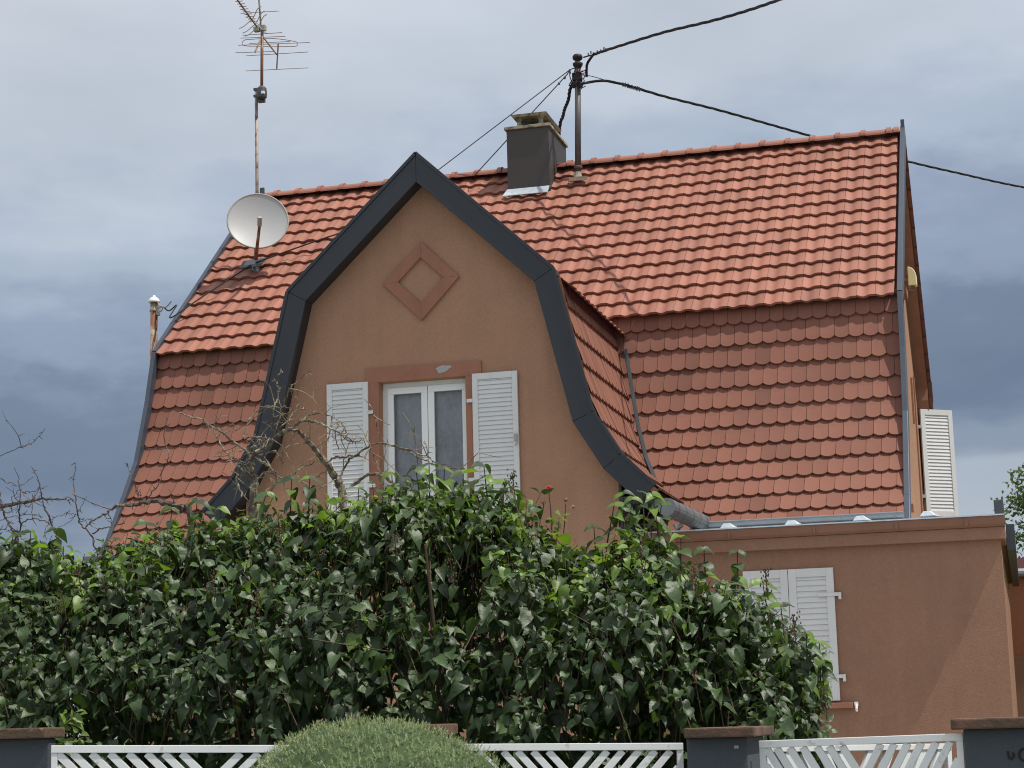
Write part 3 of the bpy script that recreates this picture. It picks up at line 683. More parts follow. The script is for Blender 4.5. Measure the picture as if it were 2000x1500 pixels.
# cable towards the street (upper right)
s3 = [q(1146, 150), q(1146, 128, 26.5), q(1158, 108, 26.3), PY(1172, 102, 26.1), PY(1215, 88, 25.6), PY(1300, 62, 24.9), PY(1400, 38, 24.1), PY(1500, 7, 23.1), PY(1620, -40, 21.4), PY(1800, -130, 18.4)]
mb = MB(); twisted(mb, spline(s3, 6), .0105, .0125, 12); mb.tube(spline([q(1140, 112), PY(1150, 109, 26.5), PY(1166, 106, 26.2)], 4), .012, 6)
for i in range(9):
    c = PY(1150+i*4.2, 109-i*1.2+random.uniform(-3, 3), 26.3-.03*i); mb.tube([c, c+V3((random.uniform(-.02, .02), 0, random.uniform(.03, .06)))], .010, 5)
tag(mb.build('overhead_cable', 'cable'), 'twisted black cable rising from the pole top to the upper right towards the street', 'cable')
s4 = [q(1131, 165), PY(1146, 162, 26.7), PY(1165, 158, 26.8), PY(1190, 159, 26.9), PY(1230, 168, 27.2), PY(1300, 189, 28.0), PY(1400, 214, 29.2), PY(1500, 242, 30.4), PY(1600, 270, 31.6), PY(1768, 314, 33.6), PY(1880, 340, 35.0), PY(2005, 367, 36.6), PY(2300, 420, 40)]
mb = MB(); twisted(mb, spline(s4, 6), .0105, .0125, 17)
mb.tube(spline([q(1140, 146), PY(1160, 150, 26.8), PY(1195, 160, 27.0), PY(1222, 166, 27.1)], 5), .006, 5)
for i in range(12):
    c = PY(1216+i*3, 165+i*.9, 27.1+.02*i); mb.tube([c+V3((0, 0, -.03)), c+V3((random.uniform(-.02, .02), 0, random.uniform(.02, .045)))], .009, 5)
tag(mb.build('overhead_cable', 'cable'), 'twisted black cable sloping down to the right and passing behind the roof ridge', 'cable')
mb = MB(); twisted(mb, spline([q(1120, 160), PY(1113, 176, 26.65), PY(1110, 195, 26.8), PY(1103, 212, 27.0), PY(1099, 228, 27.2), PY(1094, 243, 27.35), PY(1088, 300, 27.6)], 5), .014, .014, 6)
tag(mb.build('down_cable', 'cable'), 'short black cable hanging from the pole down behind the chimney cap', 'cable')
mb = MB(); e = PY(856, 332, 26.9); mb.tube([q(1112, 137), e, PY(812, 365, 26.93)], .0085, 6)
tag(mb.build('guy_wire', 'steel'), 'upper thin stay wire from the pole towards the front gable peak', 'wire')
mb = MB(); mb.tube([q(1112, 137), PY(1108, 145, 26.6), PY(931, 338, 26.6), PY(926, 343, 26.7)], .0085, 6)
for (x, y) in ((1103, 152), (1092, 163)): mb.lathe(PY(x, y, 26.6), [(.012, -.02), (.02, 0), (.012, .02)], 8)
tag(mb.build('guy_wire', 'steel'), 'lower thin stay wire crossing in front of the chimney to the ridge', 'wire')

# ------------------------------------------------------------------ antenna mast
MY = 25.12
mz = onroof(-10.40, MY)[2]
mast = thing('antenna_mast', 'tall thin rusty antenna mast with comb shaped aerials on the left roof slope', 'antenna', (-10.40, MY, mz))
A = lambda x, y, Y=MY: PY(x, y, Y)
m = MB(); m.tube([A(499, 520), A(502, 370), A(500.5, 174)], .024, 10); m.build('lower_pole', 'paleste', mast, smooth=True)
m = MB(); m.tube([A(511, 200), A(511.5, 120), A(512, 52)], .023, 10); m.build('upper_pole', 'rust', mast, smooth=True)
m = MB(); c = A(499, 524); m.lathe(c+V3((0, 0, -.06)), [(.07, 0), (.05, .06), (.045, .16)], 12); m.build('collar', 'lead', mast)
m = MB(); c = onroof(-10.40, MY-.05, .075); u, v = V3((1, 0, 0)), vd
m.hexa([c-u*.2-v*.12, c+u*.16-v*.16, c+u*.12+v*.10, c-u*.2+v*.10, c-u*.2-v*.12+nn*.012, c+u*.16-v*.16+nn*.012, c+u*.12+v*.10+nn*.012, c-u*.2+v*.10+nn*.012]); m.build('base_plate', 'darkmetal', mast)
m = MB(); c = A(514, 182); m.lathe(c+V3((0, -.05, -.085)), [(.04, -.02), (.072, 0), (.078, .06), (.07, .14), (.045, .17)], 12)
m.box(A(511, 200)+V3((-.05, -.03, .0)), A(511, 196)+V3((.05, .03, .03))); m.box(A(500, 190)+V3((-.03, -.03, 0)), A(512, 187)+V3((.03, .03, .02))); m.box(A(500, 177)+V3((-.03, -.03, 0)), A(512, 174)+V3((.03, .03, .02))); m.build('amplifier_box', 'darkmetal', mast)
m = MB(); c = A(518, 184); m.box(c+V3((-.012, -.13, -.03)), c+V3((.03, -.09, .01))); m.build('label_plate', 'porc', mast)
m = MB(); c = A(509, 374); m.box(c+V3((-.005, -.02, -.08)), c+V3((.055, .02, .05))); m.build('dish_clamp', 'darkmetal', mast)
EL = lambda mb, x0, y0, x1, y1, Y: mb.tube([A(x0, y0, Y), A(x1, y1, Y)], .0048, 5)
vh = MB(); 
vh.tube([A(511, 72), A(498, 102, MY-.25)], .012, 6); vh.tube([A(512, 70), A(541, 107, MY+.25)], .012, 6); vh.tube([A(543.5, 85, MY+.25), A(540.5, 134, MY+.25)], .012, 6); vh.tube([A(505, -12, MY-.05), A(509.5, 50)], .014, 6)
yb = vh.build('aerial_boom', 'rust', mast)
vh = MB()
for (x0, y0, x1, y1, Y) in ((474, 69, 551, 63.5, MY), (470, 74.5, 557, 71, MY+.04), (465, 88.5, 605, 83, MY+.25), (460, 103, 535, 100.5, MY-.25), (480, 109, 602, 101.5, MY+.25), (480, 138.5, 602, 132.5, MY+.25), (470, 26, 545, 21.5, MY-.03), (487, 85, 567, 81, MY+.08)): EL(vh, x0, y0, x1, y1, Y)
loop = [(479, 77.5), (530, 75), (576, 81), (580, 86), (576, 90.5), (530, 91), (484, 90), (474, 87), (473.5, 82), (479, 77.5)]
vh.tube(spline([A(x, y, MY+.12) for x, y in loop], 4), .005, 5, cap=False)
vh.build('aerial_rods', 'rust', mast)
zt_ = A(506, 54)[2]; uh = MB(); b0 = PZ(503, 54, zt_); b1 = PZ(455, -12, zt_+.02)
uh.tube([b0, b1], .012, 6)
u_ = unit(b1-b0); sd = unit(np.cross(u_, V3((0, 0, 1))))
ub = uh.build('comb_boom', 'rust', mast)
uh = MB(); Lb = np.linalg.norm(b1-b0)
for i in range(12):
    c = b0+(b1-b0)*(.16+i*.075); uh.tube([c-sd*.055+V3((0, 0, .015)), c+sd*.055+V3((0, 0, .015))], .006, 5); uh.tube([c, c+V3((0, 0, .02))], .008, 5)
uh.build('comb_rods', 'paleste', mast)
uh = MB()
for k, t in enumerate((.0, .10, .24)):
    c = b0+(b1-b0)*t
    for sg in (-1, 1):
        uh.tube(spline([c, c+V3((.04*sg, 0, .06)), c+V3((.10*sg, -.03, .14)), c+V3((.17*sg, -.05, .17))], 4), .007, 5); uh.tube(spline([c, c+V3((.05*sg, 0, -.03)), c+V3((.12*sg, -.03, -.10)), c+V3((.18*sg, -.05, -.13))], 4), .007, 5)
uh.build('reflector_rods', 'plast', mast)
m = MB(); c = A(504, 58); m.box(c+V3((-.05, -.06, -.035)), c+V3((.03, .02, .03))); m.box(A(512, 55)+V3((-.02, -.04, -.04)), A(512, 55)+V3((.055, .04, .035))); m.build('dipole_box', 'plast', mast)

# ------------------------------------------------------------------ satellite dish
dc = PY(503.5, 431, 24.75)
dish = thing('satellite_dish', 'round grey satellite dish with rusty feed arm at the left end of the ridge', 'satellite dish', tuple(dc))
nd_ = Vector((.37, -.9, .20)).normalized(); qd = Vector((0, 0, 1)).rotation_difference(nd_)
m = MB(); R_ = .432; n = 48; vs = []; rings = 10
for side, off in ((0, 0.), (1, -.010)):
    for i in range(rings+1):
        r = R_*i/rings
        for k in range(n):
            th = 2*math.pi*k/n; p = Vector((r*math.cos(th), r*math.sin(th), .075*(r/R_)**2-.075+off)); vs.append(tuple(Vector(dc)+qd@p))
fs = []
for side in (0, 1):
    b = side*(rings+1)*n
    for i in range(rings):
        for k in range(n):
            f = (b+i*n+k, b+i*n+(k+1) % n, b+(i+1)*n+(k+1) % n, b+(i+1)*n+k); fs.append(f if side == 0 else f[::-1])
m.add(vs, fs); m.build('reflector', 'dish', dish, smooth=True)
m = MB(); pts = [tuple(Vector(dc)+qd@Vector((R_*math.cos(2*math.pi*k/n), R_*math.sin(2*math.pi*k/n), -.008))) for k in range(n+1)]; m.tube(pts, .013, 8, cap=False); m.build('rim', 'plast', dish, smooth=True)
m = MB(); l0 = PY(507, 440, 24.15); l1 = PY(502, 484, 24.55); l2 = PY(500, 505, 24.95)
m.tube([l0, l1, l2], [.022, .026, .03], 6); m.build('feed_arm', 'rust', dish)
m = MB(); m.tube([PY(507.5, 424, 24.08), PY(507, 441, 24.15)], .034, 8); m.build('feed_head', 'plast', dish, bevel=.004)
m = MB(); c = Vector(dc)-nd_*.1; m.tube([tuple(c), (-10.40, MY, c.z)], .05, 8); m.build('bracket', 'rust', dish)
mb = MB(); mb.tube(spline([onroof(-10.37, MY-.05, .10), onroof(-9.4, 25.5, .13), onroof(-8.6, 25.85, .11), onroof(-7.8, 26.25, .1)], 6), .011, 6)
mb.tube(spline([onroof(-10.42, MY-.1, .10), onroof(-10.9, 24.3, .11), onroof(-11.15, 23.9, .12), PY(345, 596, 24.2), PY(330, 607, 24.4), PY(318, 598, 24.5)], 6), .010, 6)
tag(mb.build('roof_cable', 'cable'), 'thin dark cable lying across the tiles from the dish base', 'cable')

# ------------------------------------------------------------------ capped vent / post left
vpz = PY(301, 590, 24.5)
post = thing('insulator_post', 'rusty post with a white porcelain cap beyond the left roof edge', 'post', (vpz[0], 24.5, 0))
m = MB(); m.tube([(vpz[0], 24.5, 0), (vpz[0], 24.5, vpz[2])], .052, 12); m.build('tube', 'rust', post, smooth=True)
m = MB(); m.lathe((vpz[0], 24.5, vpz[2]-.01), [(.080, 0), (.088, .012), (.074, .045), (.048, .072), (.022, .083), (.02, .10), (.012, .108)], 20); m.build('cap', 'porc', post, smooth=True)
m = MB(); c = V3((vpz[0], 24.5, vpz[2])); m.tube([c+V3((0, 0, -.12)), c+V3((0, 0, -.135))], .066, 12); m.box(c+V3((.04, -.03, -.2)), c+V3((.085, .03, -.07)))
m.tube(spline([c+V3((.06, -.03, 0)), c+V3((.11, -.04, -.07)), c+V3((.16, -.05, -.09)), c+V3((.13, -.04, -.15)), c+V3((.07, -.03, -.155))], 5), .009, 6)
m.tube(spline([c+V3((.07, -.03, -.1)), c+V3((.14, -.05, -.095)), c+V3((.22, -.06, -.10)), c+V3((.32, -.1, -.03))], 5), .009, 6); m.build('clamp', 'plast', post)

# ------------------------------------------------------------------ street fence
FY = 7.0
def pillar(label, x0, x1, cx0_, cx1_, zc, capm, y=FY, hc=.042, grp='fence pillars', dp=.34):
    t = thing('fence_pillar', label, 'pillar', ((x0+x1)/2, y+.15, 0), grp)
    m = MB(); m.box((x0, y, 0), (x1, y+dp, zc-hc)); m.build('shaft', 'pillar', t, bevel=.006)
    m = MB(); m.box((cx0_, y-.055, zc-hc), (cx1_, y+dp+.055, zc)); m.build('cap', capm, t, bevel=.006); return t
p1 = PY(95, 1440, FY); c1 = PY(122, 1420, FY-.05)
pillar('slate blue fence pillar with mossy brown cap at the left picture edge', p1[0]-.42, p1[0], p1[0]-.49, p1[0]+.012, c1[2], 'capmoss', dp=.06)
c2 = PY(889, 1413, FY-.05)
pillar('fence pillar with red cap mostly hidden behind the clipped round bush', c2[0]-.42, c2[0]-.09, c2[0]-.46, c2[0]-.055, c2[2], 'cap', dp=.12)
a, b = PY(1340, 1440, FY), PY(1480, 1440, FY); c3, c4 = PY(1335, 1423, FY-.05), PY(1518, 1419, FY-.05)
t3 = pillar('grey fence pillar with chipped red cap between the slatted panel and the gate', a[0], -1.00, c3[0], -.965, c4[2]+.002, 'cap', hc=.036, dp=.46)
m = MB(); m.box(PY(1434, 1456, FY)+V3((0, -.004, 0)), PY(1443, 1462, FY)+V3((0, .002, 0))*0+V3((0, -.002, 0))); m.build('paint_chip', 'patch', t3)
a = PY(1882, 1440, FY); c5 = PY(1856, 1404, FY-.05)
t4 = pillar('wide slate fence pillar with red cap and raised number at the right edge', a[0], a[0]+.52, c5[0], a[0]+.58, c5[2], 'cap', hc=.038)
m = MB()   # raised house number, cut by the picture edge: small ring shapes
r0 = PY(1975, 1475, FY-.004); m.tube(spline([r0+V3((-.010, 0, .014)), r0+V3((-.009, 0, -.006)), r0+V3((0, 0, -.012)), r0+V3((.009, 0, -.002)), r0+V3((.006, 0, .010))], 5), .0028, 6)
r1 = PY(2001, 1474, FY-.004); m.tube([r1+V3((.018*math.cos(t), 0, .021*math.sin(t))) for t in np.linspace(0, 2*math.pi, 20)], .003, 6, cap=False); m.build('house_number', 'cable', t4)
def panel(label, pl, pr, tops_b, tops_f, y, yaw=0., ang=45., sw=.026, hh=1.0, rail=.026, grp='white slatted fence panels', name='fence_panel', cat='fence', extra=None, posts=True):
    # pl, pr: top-left / top-right photo points; tops_b: x-positions of '\' slats, tops_f: of '/' slats
    A_ = PY(pl[0], pl[1], y[0]); B_ = PY(pr[0], pr[1], y[1]); d = unit(B_-A_); Lw = np.linalg.norm(B_-A_); nrm = unit(np.cross(V3((0, 0, 1)), d))*-1
    if nrm[1] > 0: nrm = -nrm
    t = thing(name, label, cat, (A_[0], A_[1], 0), grp)
    up = V3((0, 0, 1)); D = .024
    def bar(p, q, wd, th=D, of=0.):
        dd = unit(q-p); s = unit(np.cross(dd, nrm))*wd/2; f = nrm*(of); k = nrm*(of-th)
        return [p-s+f, q-s+f, q-s+k, p-s+k, p+s+f, q+s+f, q+s+k, p+s+k]
    m = MB(); m.hexa(bar(A_-up*rail/2, B_-up*rail/2, rail, D+.006, .003)); m.hexa(bar(A_-up*hh, B_-up*hh, rail, D+.006, .003))
    if posts: m.hexa(bar(A_-up*rail+d*.012, A_-up*hh+d*.012, .024)); m.hexa(bar(B_-up*rail-d*.012, B_-up*hh-d*.012, .024))
    m.build('rail', 'fwhite', t, bevel=.002)
    m = MB(); slope = math.tan(math.radians(ang))
    xc = None
    def S(px): 
        f = (px-pl[0])/(pr[0]-pl[0]); return f*Lw
    if tops_b and tops_f: xc = (S(tops_b[-1])+S(tops_f[0]))/2
    for lst, sg in ((tops_b, 1), (tops_f, -1)):
        for px in lst:
            s0 = S(px); lim = (xc if xc else Lw) if sg > 0 else (xc if xc else 0)
            run = (hh-rail)/slope; end = s0+sg*run
            if sg > 0: end = min(end, (xc if xc else Lw))
            else: end = max(end, (xc if xc else 0))
            dz = abs(end-s0)*slope
            m.hexa(bar(A_+d*s0-up*(rail+.002), A_+d*end-up*(rail+.002+dz), sw, D-.004, -.002))
    # rows starting from the side posts
    st = abs(S(tops_b[1])-S(tops_b[0])); 
    for k in range(1, 30):
        z = rail+k*st*slope
        if z < hh-.05:
            for sg, s0, lim in ((1, .02, xc), (-1, Lw-.02, xc)):
                end = s0+sg*min(abs(lim-s0), (hh-z)/slope); dz = abs(end-s0)*slope
                m.hexa(bar(A_+d*s0-up*z, A_+d*end-up*(z+dz), sw, D-.004, -.002))
    m.build('slats', 'fwhite', t, bevel=.0015); return t
panel('white slatted fence panel left of the round bush', (100, 1456), (715, 1455), [112, 142, 178, 214, 250, 286, 320, 354], [470, 505, 540, 575, 610, 645, 680], (6.84, 7.16), ang=44, sw=.030, rail=.029)
panel('white slatted fence panel between the round bush and the chipped cap pillar', (890, 1453), (1334, 1451), [905, 935, 982, 1010, 1040, 1070], [1155, 1186, 1216, 1248, 1280, 1310], (6.92, 7.16), ang=48, sw=.026, rail=.026)
panel('white chevron slatted garden gate between two pillars at lower right', (1482, 1447), (1880, 1432), [1496, 1516, 1542, 1568, 1596, 1620, 1645], [1722, 1748, 1774, 1800, 1828, 1855], (7.06, 7.02), ang=60, sw=.026, rail=.026, grp=None, name='garden_gate', cat='gate')
panel('sunlit white fence panel standing behind the garden gate', (1492, 1457), (1858, 1452), [1500, 1535, 1570, 1605, 1640], [1700, 1735, 1770, 1805, 1840], (7.7, 8.35), ang=62, sw=.040, rail=.024)

# ------------------------------------------------------------------ clipped round conifer
bc = PY(731, 1775, 5.6); ball = thing('clipped_bush', 'round clipped bright green needle bush in front of the fence', 'bush', (bc[0], 5.6, 0))
R0 = .575
def bumpR(d):
    p = Vector(d)*2.6; return 1+.045*noise.noise(p)+.02*noise.noise(p*3.1)
NS = 19000; dirs = rng.normal(size=(NS, 3)); dirs /= np.linalg.norm(dirs, axis=1)[:, None]; dirs = dirs[(dirs[:, 1] < .4) & (dirs[:, 2] > -.3)]
m = MB(); B0 = V3((bc[0], 5.6, 1.065)); VV = []; RR = []
for d in dirs:
    rr1 = rng.random(3); R1 = R0*bumpR(d)*(.945+.02*noise.noise(Vector(d*R0)*22)+.03*rr1[0]**2); p = B0+d*R1
    g_ = unit(d*.8+V3((0, -.05, .5))+rng.normal(size=3)*.42); SL = .011+.013*rr1[1]
    if rr1[2] > .985: SL *= 1.5
    a = unit(np.cross(g_, rng.normal(size=3))); b = np.cross(g_, a); K = 9; rv = rng.random(); r2 = rng.random((K, 3))
    for k in range(K):
        th = 2.4*k+r2[k, 0]; c = p+g_*SL*(k+.5)/K; nd2 = unit(g_*.9+(a*math.cos(th)+b*math.sin(th))*(.9-.5*k/K)); L1 = .006+.005*r2[k, 1]
        s_ = unit(np.cross(nd2, d+r2[k]-.5))*.0011
        VV += [c-s_, c+s_, c+nd2*L1]; RR += [min(1, max(0, rv*.6+.4*r2[k, 2]+.25*k/K-.1))]*3
m.v = [tuple(x) for x in VV]; m.r = RR; m.f = [(3*i, 3*i+1, 3*i+2) for i in range(len(VV)//3)]
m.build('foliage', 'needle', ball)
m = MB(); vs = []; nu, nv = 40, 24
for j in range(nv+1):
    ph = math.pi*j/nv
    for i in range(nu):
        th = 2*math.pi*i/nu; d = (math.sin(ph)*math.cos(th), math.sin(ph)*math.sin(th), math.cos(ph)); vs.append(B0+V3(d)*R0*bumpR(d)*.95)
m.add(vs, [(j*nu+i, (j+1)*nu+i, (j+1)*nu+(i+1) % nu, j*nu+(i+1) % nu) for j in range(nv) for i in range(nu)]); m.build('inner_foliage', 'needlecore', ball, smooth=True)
m = MB(); m.tube([(bc[0], 5.6, 0), (bc[0], 5.6, .6)], .04, 8); m.build('trunk', 'trunk', ball)

# ------------------------------------------------------------------ lilac hedge
TOP = [(-120, 1045), (0, 1045), (60, 1035), (130, 1050), (190, 1080), (250, 1062), (300, 1030), (350, 1010), (400, 990), (450, 1010), (500, 990), (545, 955), (600, 945), (660, 965), (720, 962), (780, 930), (830, 915), (900, 930), (945, 915), (1000, 975),
       (1050, 985), (1090, 1010), (1140, 1030), (1180, 1045), (1205, 1010), (1235, 985), (1275, 985), (1300, 1030), (1340, 1060), (1370, 1105), (1430, 1100), (1460, 1140), (1520, 1170), (1550, 1220), (1600, 1262), (1625, 1300), (1640, 1420)]
TX = []; TZ = []
for px, py in TOP:
    p = PY(px-(46 if px > 1340 else 0), py+(22 if px > 1100 else (-4 if px < 520 else 4)), 8.3); TX.append(p[0]); TZ.append(p[2])
def Htop(x): return float(np.interp(x, TX, TZ))
XE = TX[-1]
LT = [0, .04, .14, .30, .48, .66, .83, 1.0]; LW = [.07, .27, .39, .43, .37, .25, .11, 0]; LB = [0, -.08, -.03, 0, 0, 0, 0, 0]
LT0 = [0, .08, .40, 1.0]; LW0 = [.06, .36, .38, 0]; LB0 = [0, -.06, 0, 0]
def leafverts(c, ax, nm, Ln, wd, curl, fold, simple=False):
    sd = np.cross(ax, nm); vs = []; wav = random.uniform(-.05, .05)
    for t, w_, b_ in zip(*((LT0, LW0, LB0) if simple else (LT, LW, LB))):
        dz = -curl*t*t+wav*math.sin(t*9); bend = t-.12*curl*t*t
        mid = c+ax*(Ln*bend)+nm*(Ln*dz)
        if w_ == 0: vs.append(mid); continue
        e = w_*wd; vs += [mid+ax*(b_*Ln)-sd*e+nm*(e*fold), mid, mid+ax*(b_*Ln)+sd*e+nm*(e*fold)]
    return vs
LF = []
for i in range(6):
    a = i*3; LF += [(a, a+1, a+4, a+3), (a+1, a+2, a+5, a+4)]
LF += [(18, 19, 21), (19, 20, 21)]
LF0 = [(0, 1, 4, 3), (1, 2, 5, 4), (3, 4, 7, 6), (4, 5, 8, 7), (6, 7, 9), (7, 8, 9)]
shr = [(-6.0, -3.72, 'lilac shrub filling the hedge at the left picture edge'), (-3.72, -2.92, 'lilac shrub of the hedge below the dark left roof edge of the gable'), (-2.92, -2.02, 'tallest lilac shrub in the hedge below the gable window'), (-2.02, .0, 'lilac shrub at the right end of the hedge before the closed shutters')]
LM = [MB() for _ in shr]; YM = [MB() for _ in shr]; TW = [MB() for _ in shr]
random.seed(11)
def rn(a=1.): return random.gauss(0, a)
def leaf(mb, c, ax, nm, L0, simple=False):
    nm = unit(nm-ax*(nm@ax)); mb.cur = random.random()
    mb.add(leafverts(c, ax, nm, L0, L0*random.uniform(.62, .92), random.uniform(.0, .75), random.uniform(.05, .7), simple), LF0 if simple else LF)
def shoot(tip, outd, scale=1., young=False, npair=3):
    k = next((i for i, (a, b, _) in enumerate(shr) if a <= tip[0] < b), 0)
    mb = YM[k] if young else LM[k]
    st = unit(outd*.7+V3((rn(.25), rn(.25), .55+rn(.2)))); L_ = .10*scale
    TW[k].tube([tip-st*(L_*npair*.9+.06), tip], [.0032, .0016], 4, cap=False)
    th = random.random()*6.28
    for j in range(npair):
        c = tip-st*(j*L_*.62)
        a = unit(np.cross(st, V3((.3, .2, .9)))); b = np.cross(st, a); th += math.pi/2+rn(.2)
        for s_ in (0, math.pi):
            r_ = a*math.cos(th+s_)+b*math.sin(th+s_)
            if r_@outd < -.75 and random.random() < .6: continue
            droop = random.uniform(.35, 1.25) if j else random.uniform(-.5, .6)
            ax = unit(r_*.9+outd*.25-V3((0, 0, droop))+V3((rn(.15), rn(.15), rn(.15))))
            nm = V3((0, 0, 1))*.75+outd*.9+st*.3+V3((rn(.2), rn(.2), rn(.2)))
            leaf(mb, c+r_*.016, ax, nm, scale*random.choice((.046, .056, .066, .076, .086, .100))*random.uniform(.9, 1.1)*(1-.3*(j == 0)))
def bump(x, y, z): return noise.noise(Vector((x*2.3, y*2.3, z*2.3)))+.5*noise.noise(Vector((x*5, y*5+9, z*5)))
NCL = 1050; made = 0
while made < NCL:
    x = random.uniform(-5.3, XE+.06); ph = random.uniform(-.25, math.pi*.80)      # 0 = front at mid-height, pi/2 = top
    H_ = Htop(x); z0 = 1.0; b_ = H_-z0-.09; a_ = .92*min(1, .35+(XE+.1-x)*1.2)
    if x > XE-.3: a_ *= .9
    z = z0+b_*math.sin(ph) if ph > 0 else z0+1.1*ph
    y = 8.35-a_*math.cos(max(ph, 0))
    bp = bump(x, y, z); rad = 1+.20*bp+rn(.04)
    if bp < (-.30 if z > 1.9 else -.10) and random.random() < .7: made += 1; continue
    if z < 1.85 and random.random() < .52: made += 1; continue
    tip = V3((x, 8.35+(y-8.35)*rad, z0+(z-z0)*(1+.05*bp)))
    outd = unit(V3((.12+rn(.2), -math.cos(ph)/a_*.6, math.sin(max(ph, 0))/max(b_, .5)*.7)))
    topish = ph > 1.0; sc_ = random.uniform(.75, 1.15); cy = random.random() < (.45 if topish else .015)
    for _ in range(random.choice((3, 4, 5, 6))):
        shoot(tip+V3((rn(.05), rn(.04), rn(.045)-.01)), unit(outd+V3((rn(.3), rn(.3), rn(.3)))), sc_*random.uniform(.75, 1.1), young=cy and random.random() < .6, npair=random.choice((2, 3, 3, 4)))
    made += 1
# right end face of the hedge
for _ in range(170):
    z = random.uniform(1.3, 2.2); xm_ = float(np.interp(z, [1.2, 1.5, 1.6, 1.9, 2.1, 2.25], [XE+.05, XE+.05, XE+.0, XE+.03, XE-.18, XE-.40])); y = 8.35+random.uniform(-.35, .4)
    tip = V3((xm_-abs(rn(.10)), y, z)); shoot(tip, unit(V3((.8, -.4, .2))), random.uniform(.7, 1.), npair=3)
# inner leaves: layers inside the crown
for _ in range(7500):
    x = random.uniform(-5.3, XE-.05); H_ = Htop(x); z = random.uniform(.5, H_-.12); a_ = .78*min(1, .3+(XE+.05-x)*1.1)
    y = 8.45+random.uniform(-1, 1)*a_*math.sqrt(max(.05, 1-((z-.9)/(H_-.85))**2 if z > .9 else 1))
    k = next((i for i, (a, b, _) in enumerate(shr) if a <= x < b), 0)
    leaf(LM[k], V3((x, y, z)), unit(V3((rn(), rn(), -.6+rn(.5)))), V3((rn(.6), -.5+rn(.6), .8)), random.uniform(.06, .095), True)
def sprig(tip, n=4, scale=1.):      # upright leader above the outline
    k = next((i for i, (a, b, _) in enumerate(shr) if a <= tip[0] < b), 0)
    TW[k].tube([tip-V3((rn(.02), 0, .2)), tip], [.004, .002], 4)
    for j in range(n):
        c = tip-V3((0, 0, .055*j)); th = j*1.57+random.random()
        for s_ in (0, math.pi):
            r_ = V3((math.cos(th+s_), math.sin(th+s_), 0)); ax = unit(r_-V3((0, 0, .15+.22*j+rn(.22)))+V3((rn(.2), rn(.2), 0))); leaf(YM[k] if random.random() < .4 else LM[k], c, ax, V3((rn(.25), -.55, 1)), scale*random.uniform(.055, .092))
for px, py in ((110, 1036), (285, 1022), (335, 995), (385, 980), (430, 992), (520, 965), (570, 935), (605, 932), (700, 955), (765, 925), (812, 915), (838, 905), (868, 915), (905, 925), (945, 908), (985, 940), (1010, 965), (1160, 1030), (1200, 985), (1218, 965), (1235, 975), (1255, 962), (1275, 968), (1292, 985), (1440, 1078), (1375, 1075), (1490, 1140), (1525, 1185), (1600, 1255), (1575, 1240), (1605, 1290), (1330, 1050), (60, 1040), (25, 1048)):
    sprig(PY(px, py, 8.35+rn(.1)), random.choice((3, 4, 5)))
for _ in range(7500):      # dense shaded lower interior
    x = random.uniform(-5.3, XE-.15); z = random.uniform(.3, 2.0); z = min(z, Htop(x)-.2)
    k = next((i for i, (a, b, _) in enumerate(shr) if a <= x < b), 0)
    leaf(LM[k], V3((x, random.uniform(8.35, 9.0), z)), unit(V3((rn(), rn(.4), -.8+rn(.4)))), V3((rn(.5), -1, .4)), random.uniform(.07, .10), True)
# stems
for k, (a, b, lab) in enumerate(shr):
    xs = [x for x in np.linspace(max(a, -5.1)+.15, min(b, XE-.25)-.1, 5)]
    for x in xs:
        for j in range(2):
            yb = 8.3+rn(.12); top = V3((x+rn(.25), 8.35+rn(.3), Htop(x)-.25-random.random()*.3)); base = V3((x+rn(.06), yb, 0)); mid = (base+top)/2+V3((rn(.1), rn(.1), 0))
            TW[k].tube(spline([base, mid, top], 5), np.linspace(.018, .005, 11), 5)
for k, (a, b, lab) in enumerate(shr):
    t = thing('lilac_shrub', lab, 'shrub', (max(a, -4.6)/2+min(b, XE)/2, 8.35, 0), 'lilac shrubs grown together into a hedge')
    LM[k].build('foliage', 'leaf', t, smooth=True); YM[k].build('young_foliage', 'youngleaf', t, smooth=True); TW[k].build('stems', 'twig', t)
    pts = {0: [(150, 1120), (120, 1170)], 1: [(410, 1130), (500, 1170), (545, 1050)], 2: [(880, 1110), (770, 1060), (1030, 1035), (1000, 935)], 3: [(1355, 1120), (1250, 1080), (1495, 1125), (1550, 1215), (1610, 1360)]}[k]
    for px, py in pts:
        sd_ = MB(); p = PY(px, py, 7.55 if py > 1040 else 8.2)
        sd_.tube([p+V3((0, .05, -.09)), p+V3((0, 0, .03))], .0022, 4)
        for _ in range(34):
            c = p+V3((rn(.013), rn(.013), random.uniform(-.06, .04))); sd_.lathe(c, [(.001, -.005), (.0035, 0), (.001, .005)], 4)
        sd_.build('seed_panicle', 'seedh', t)

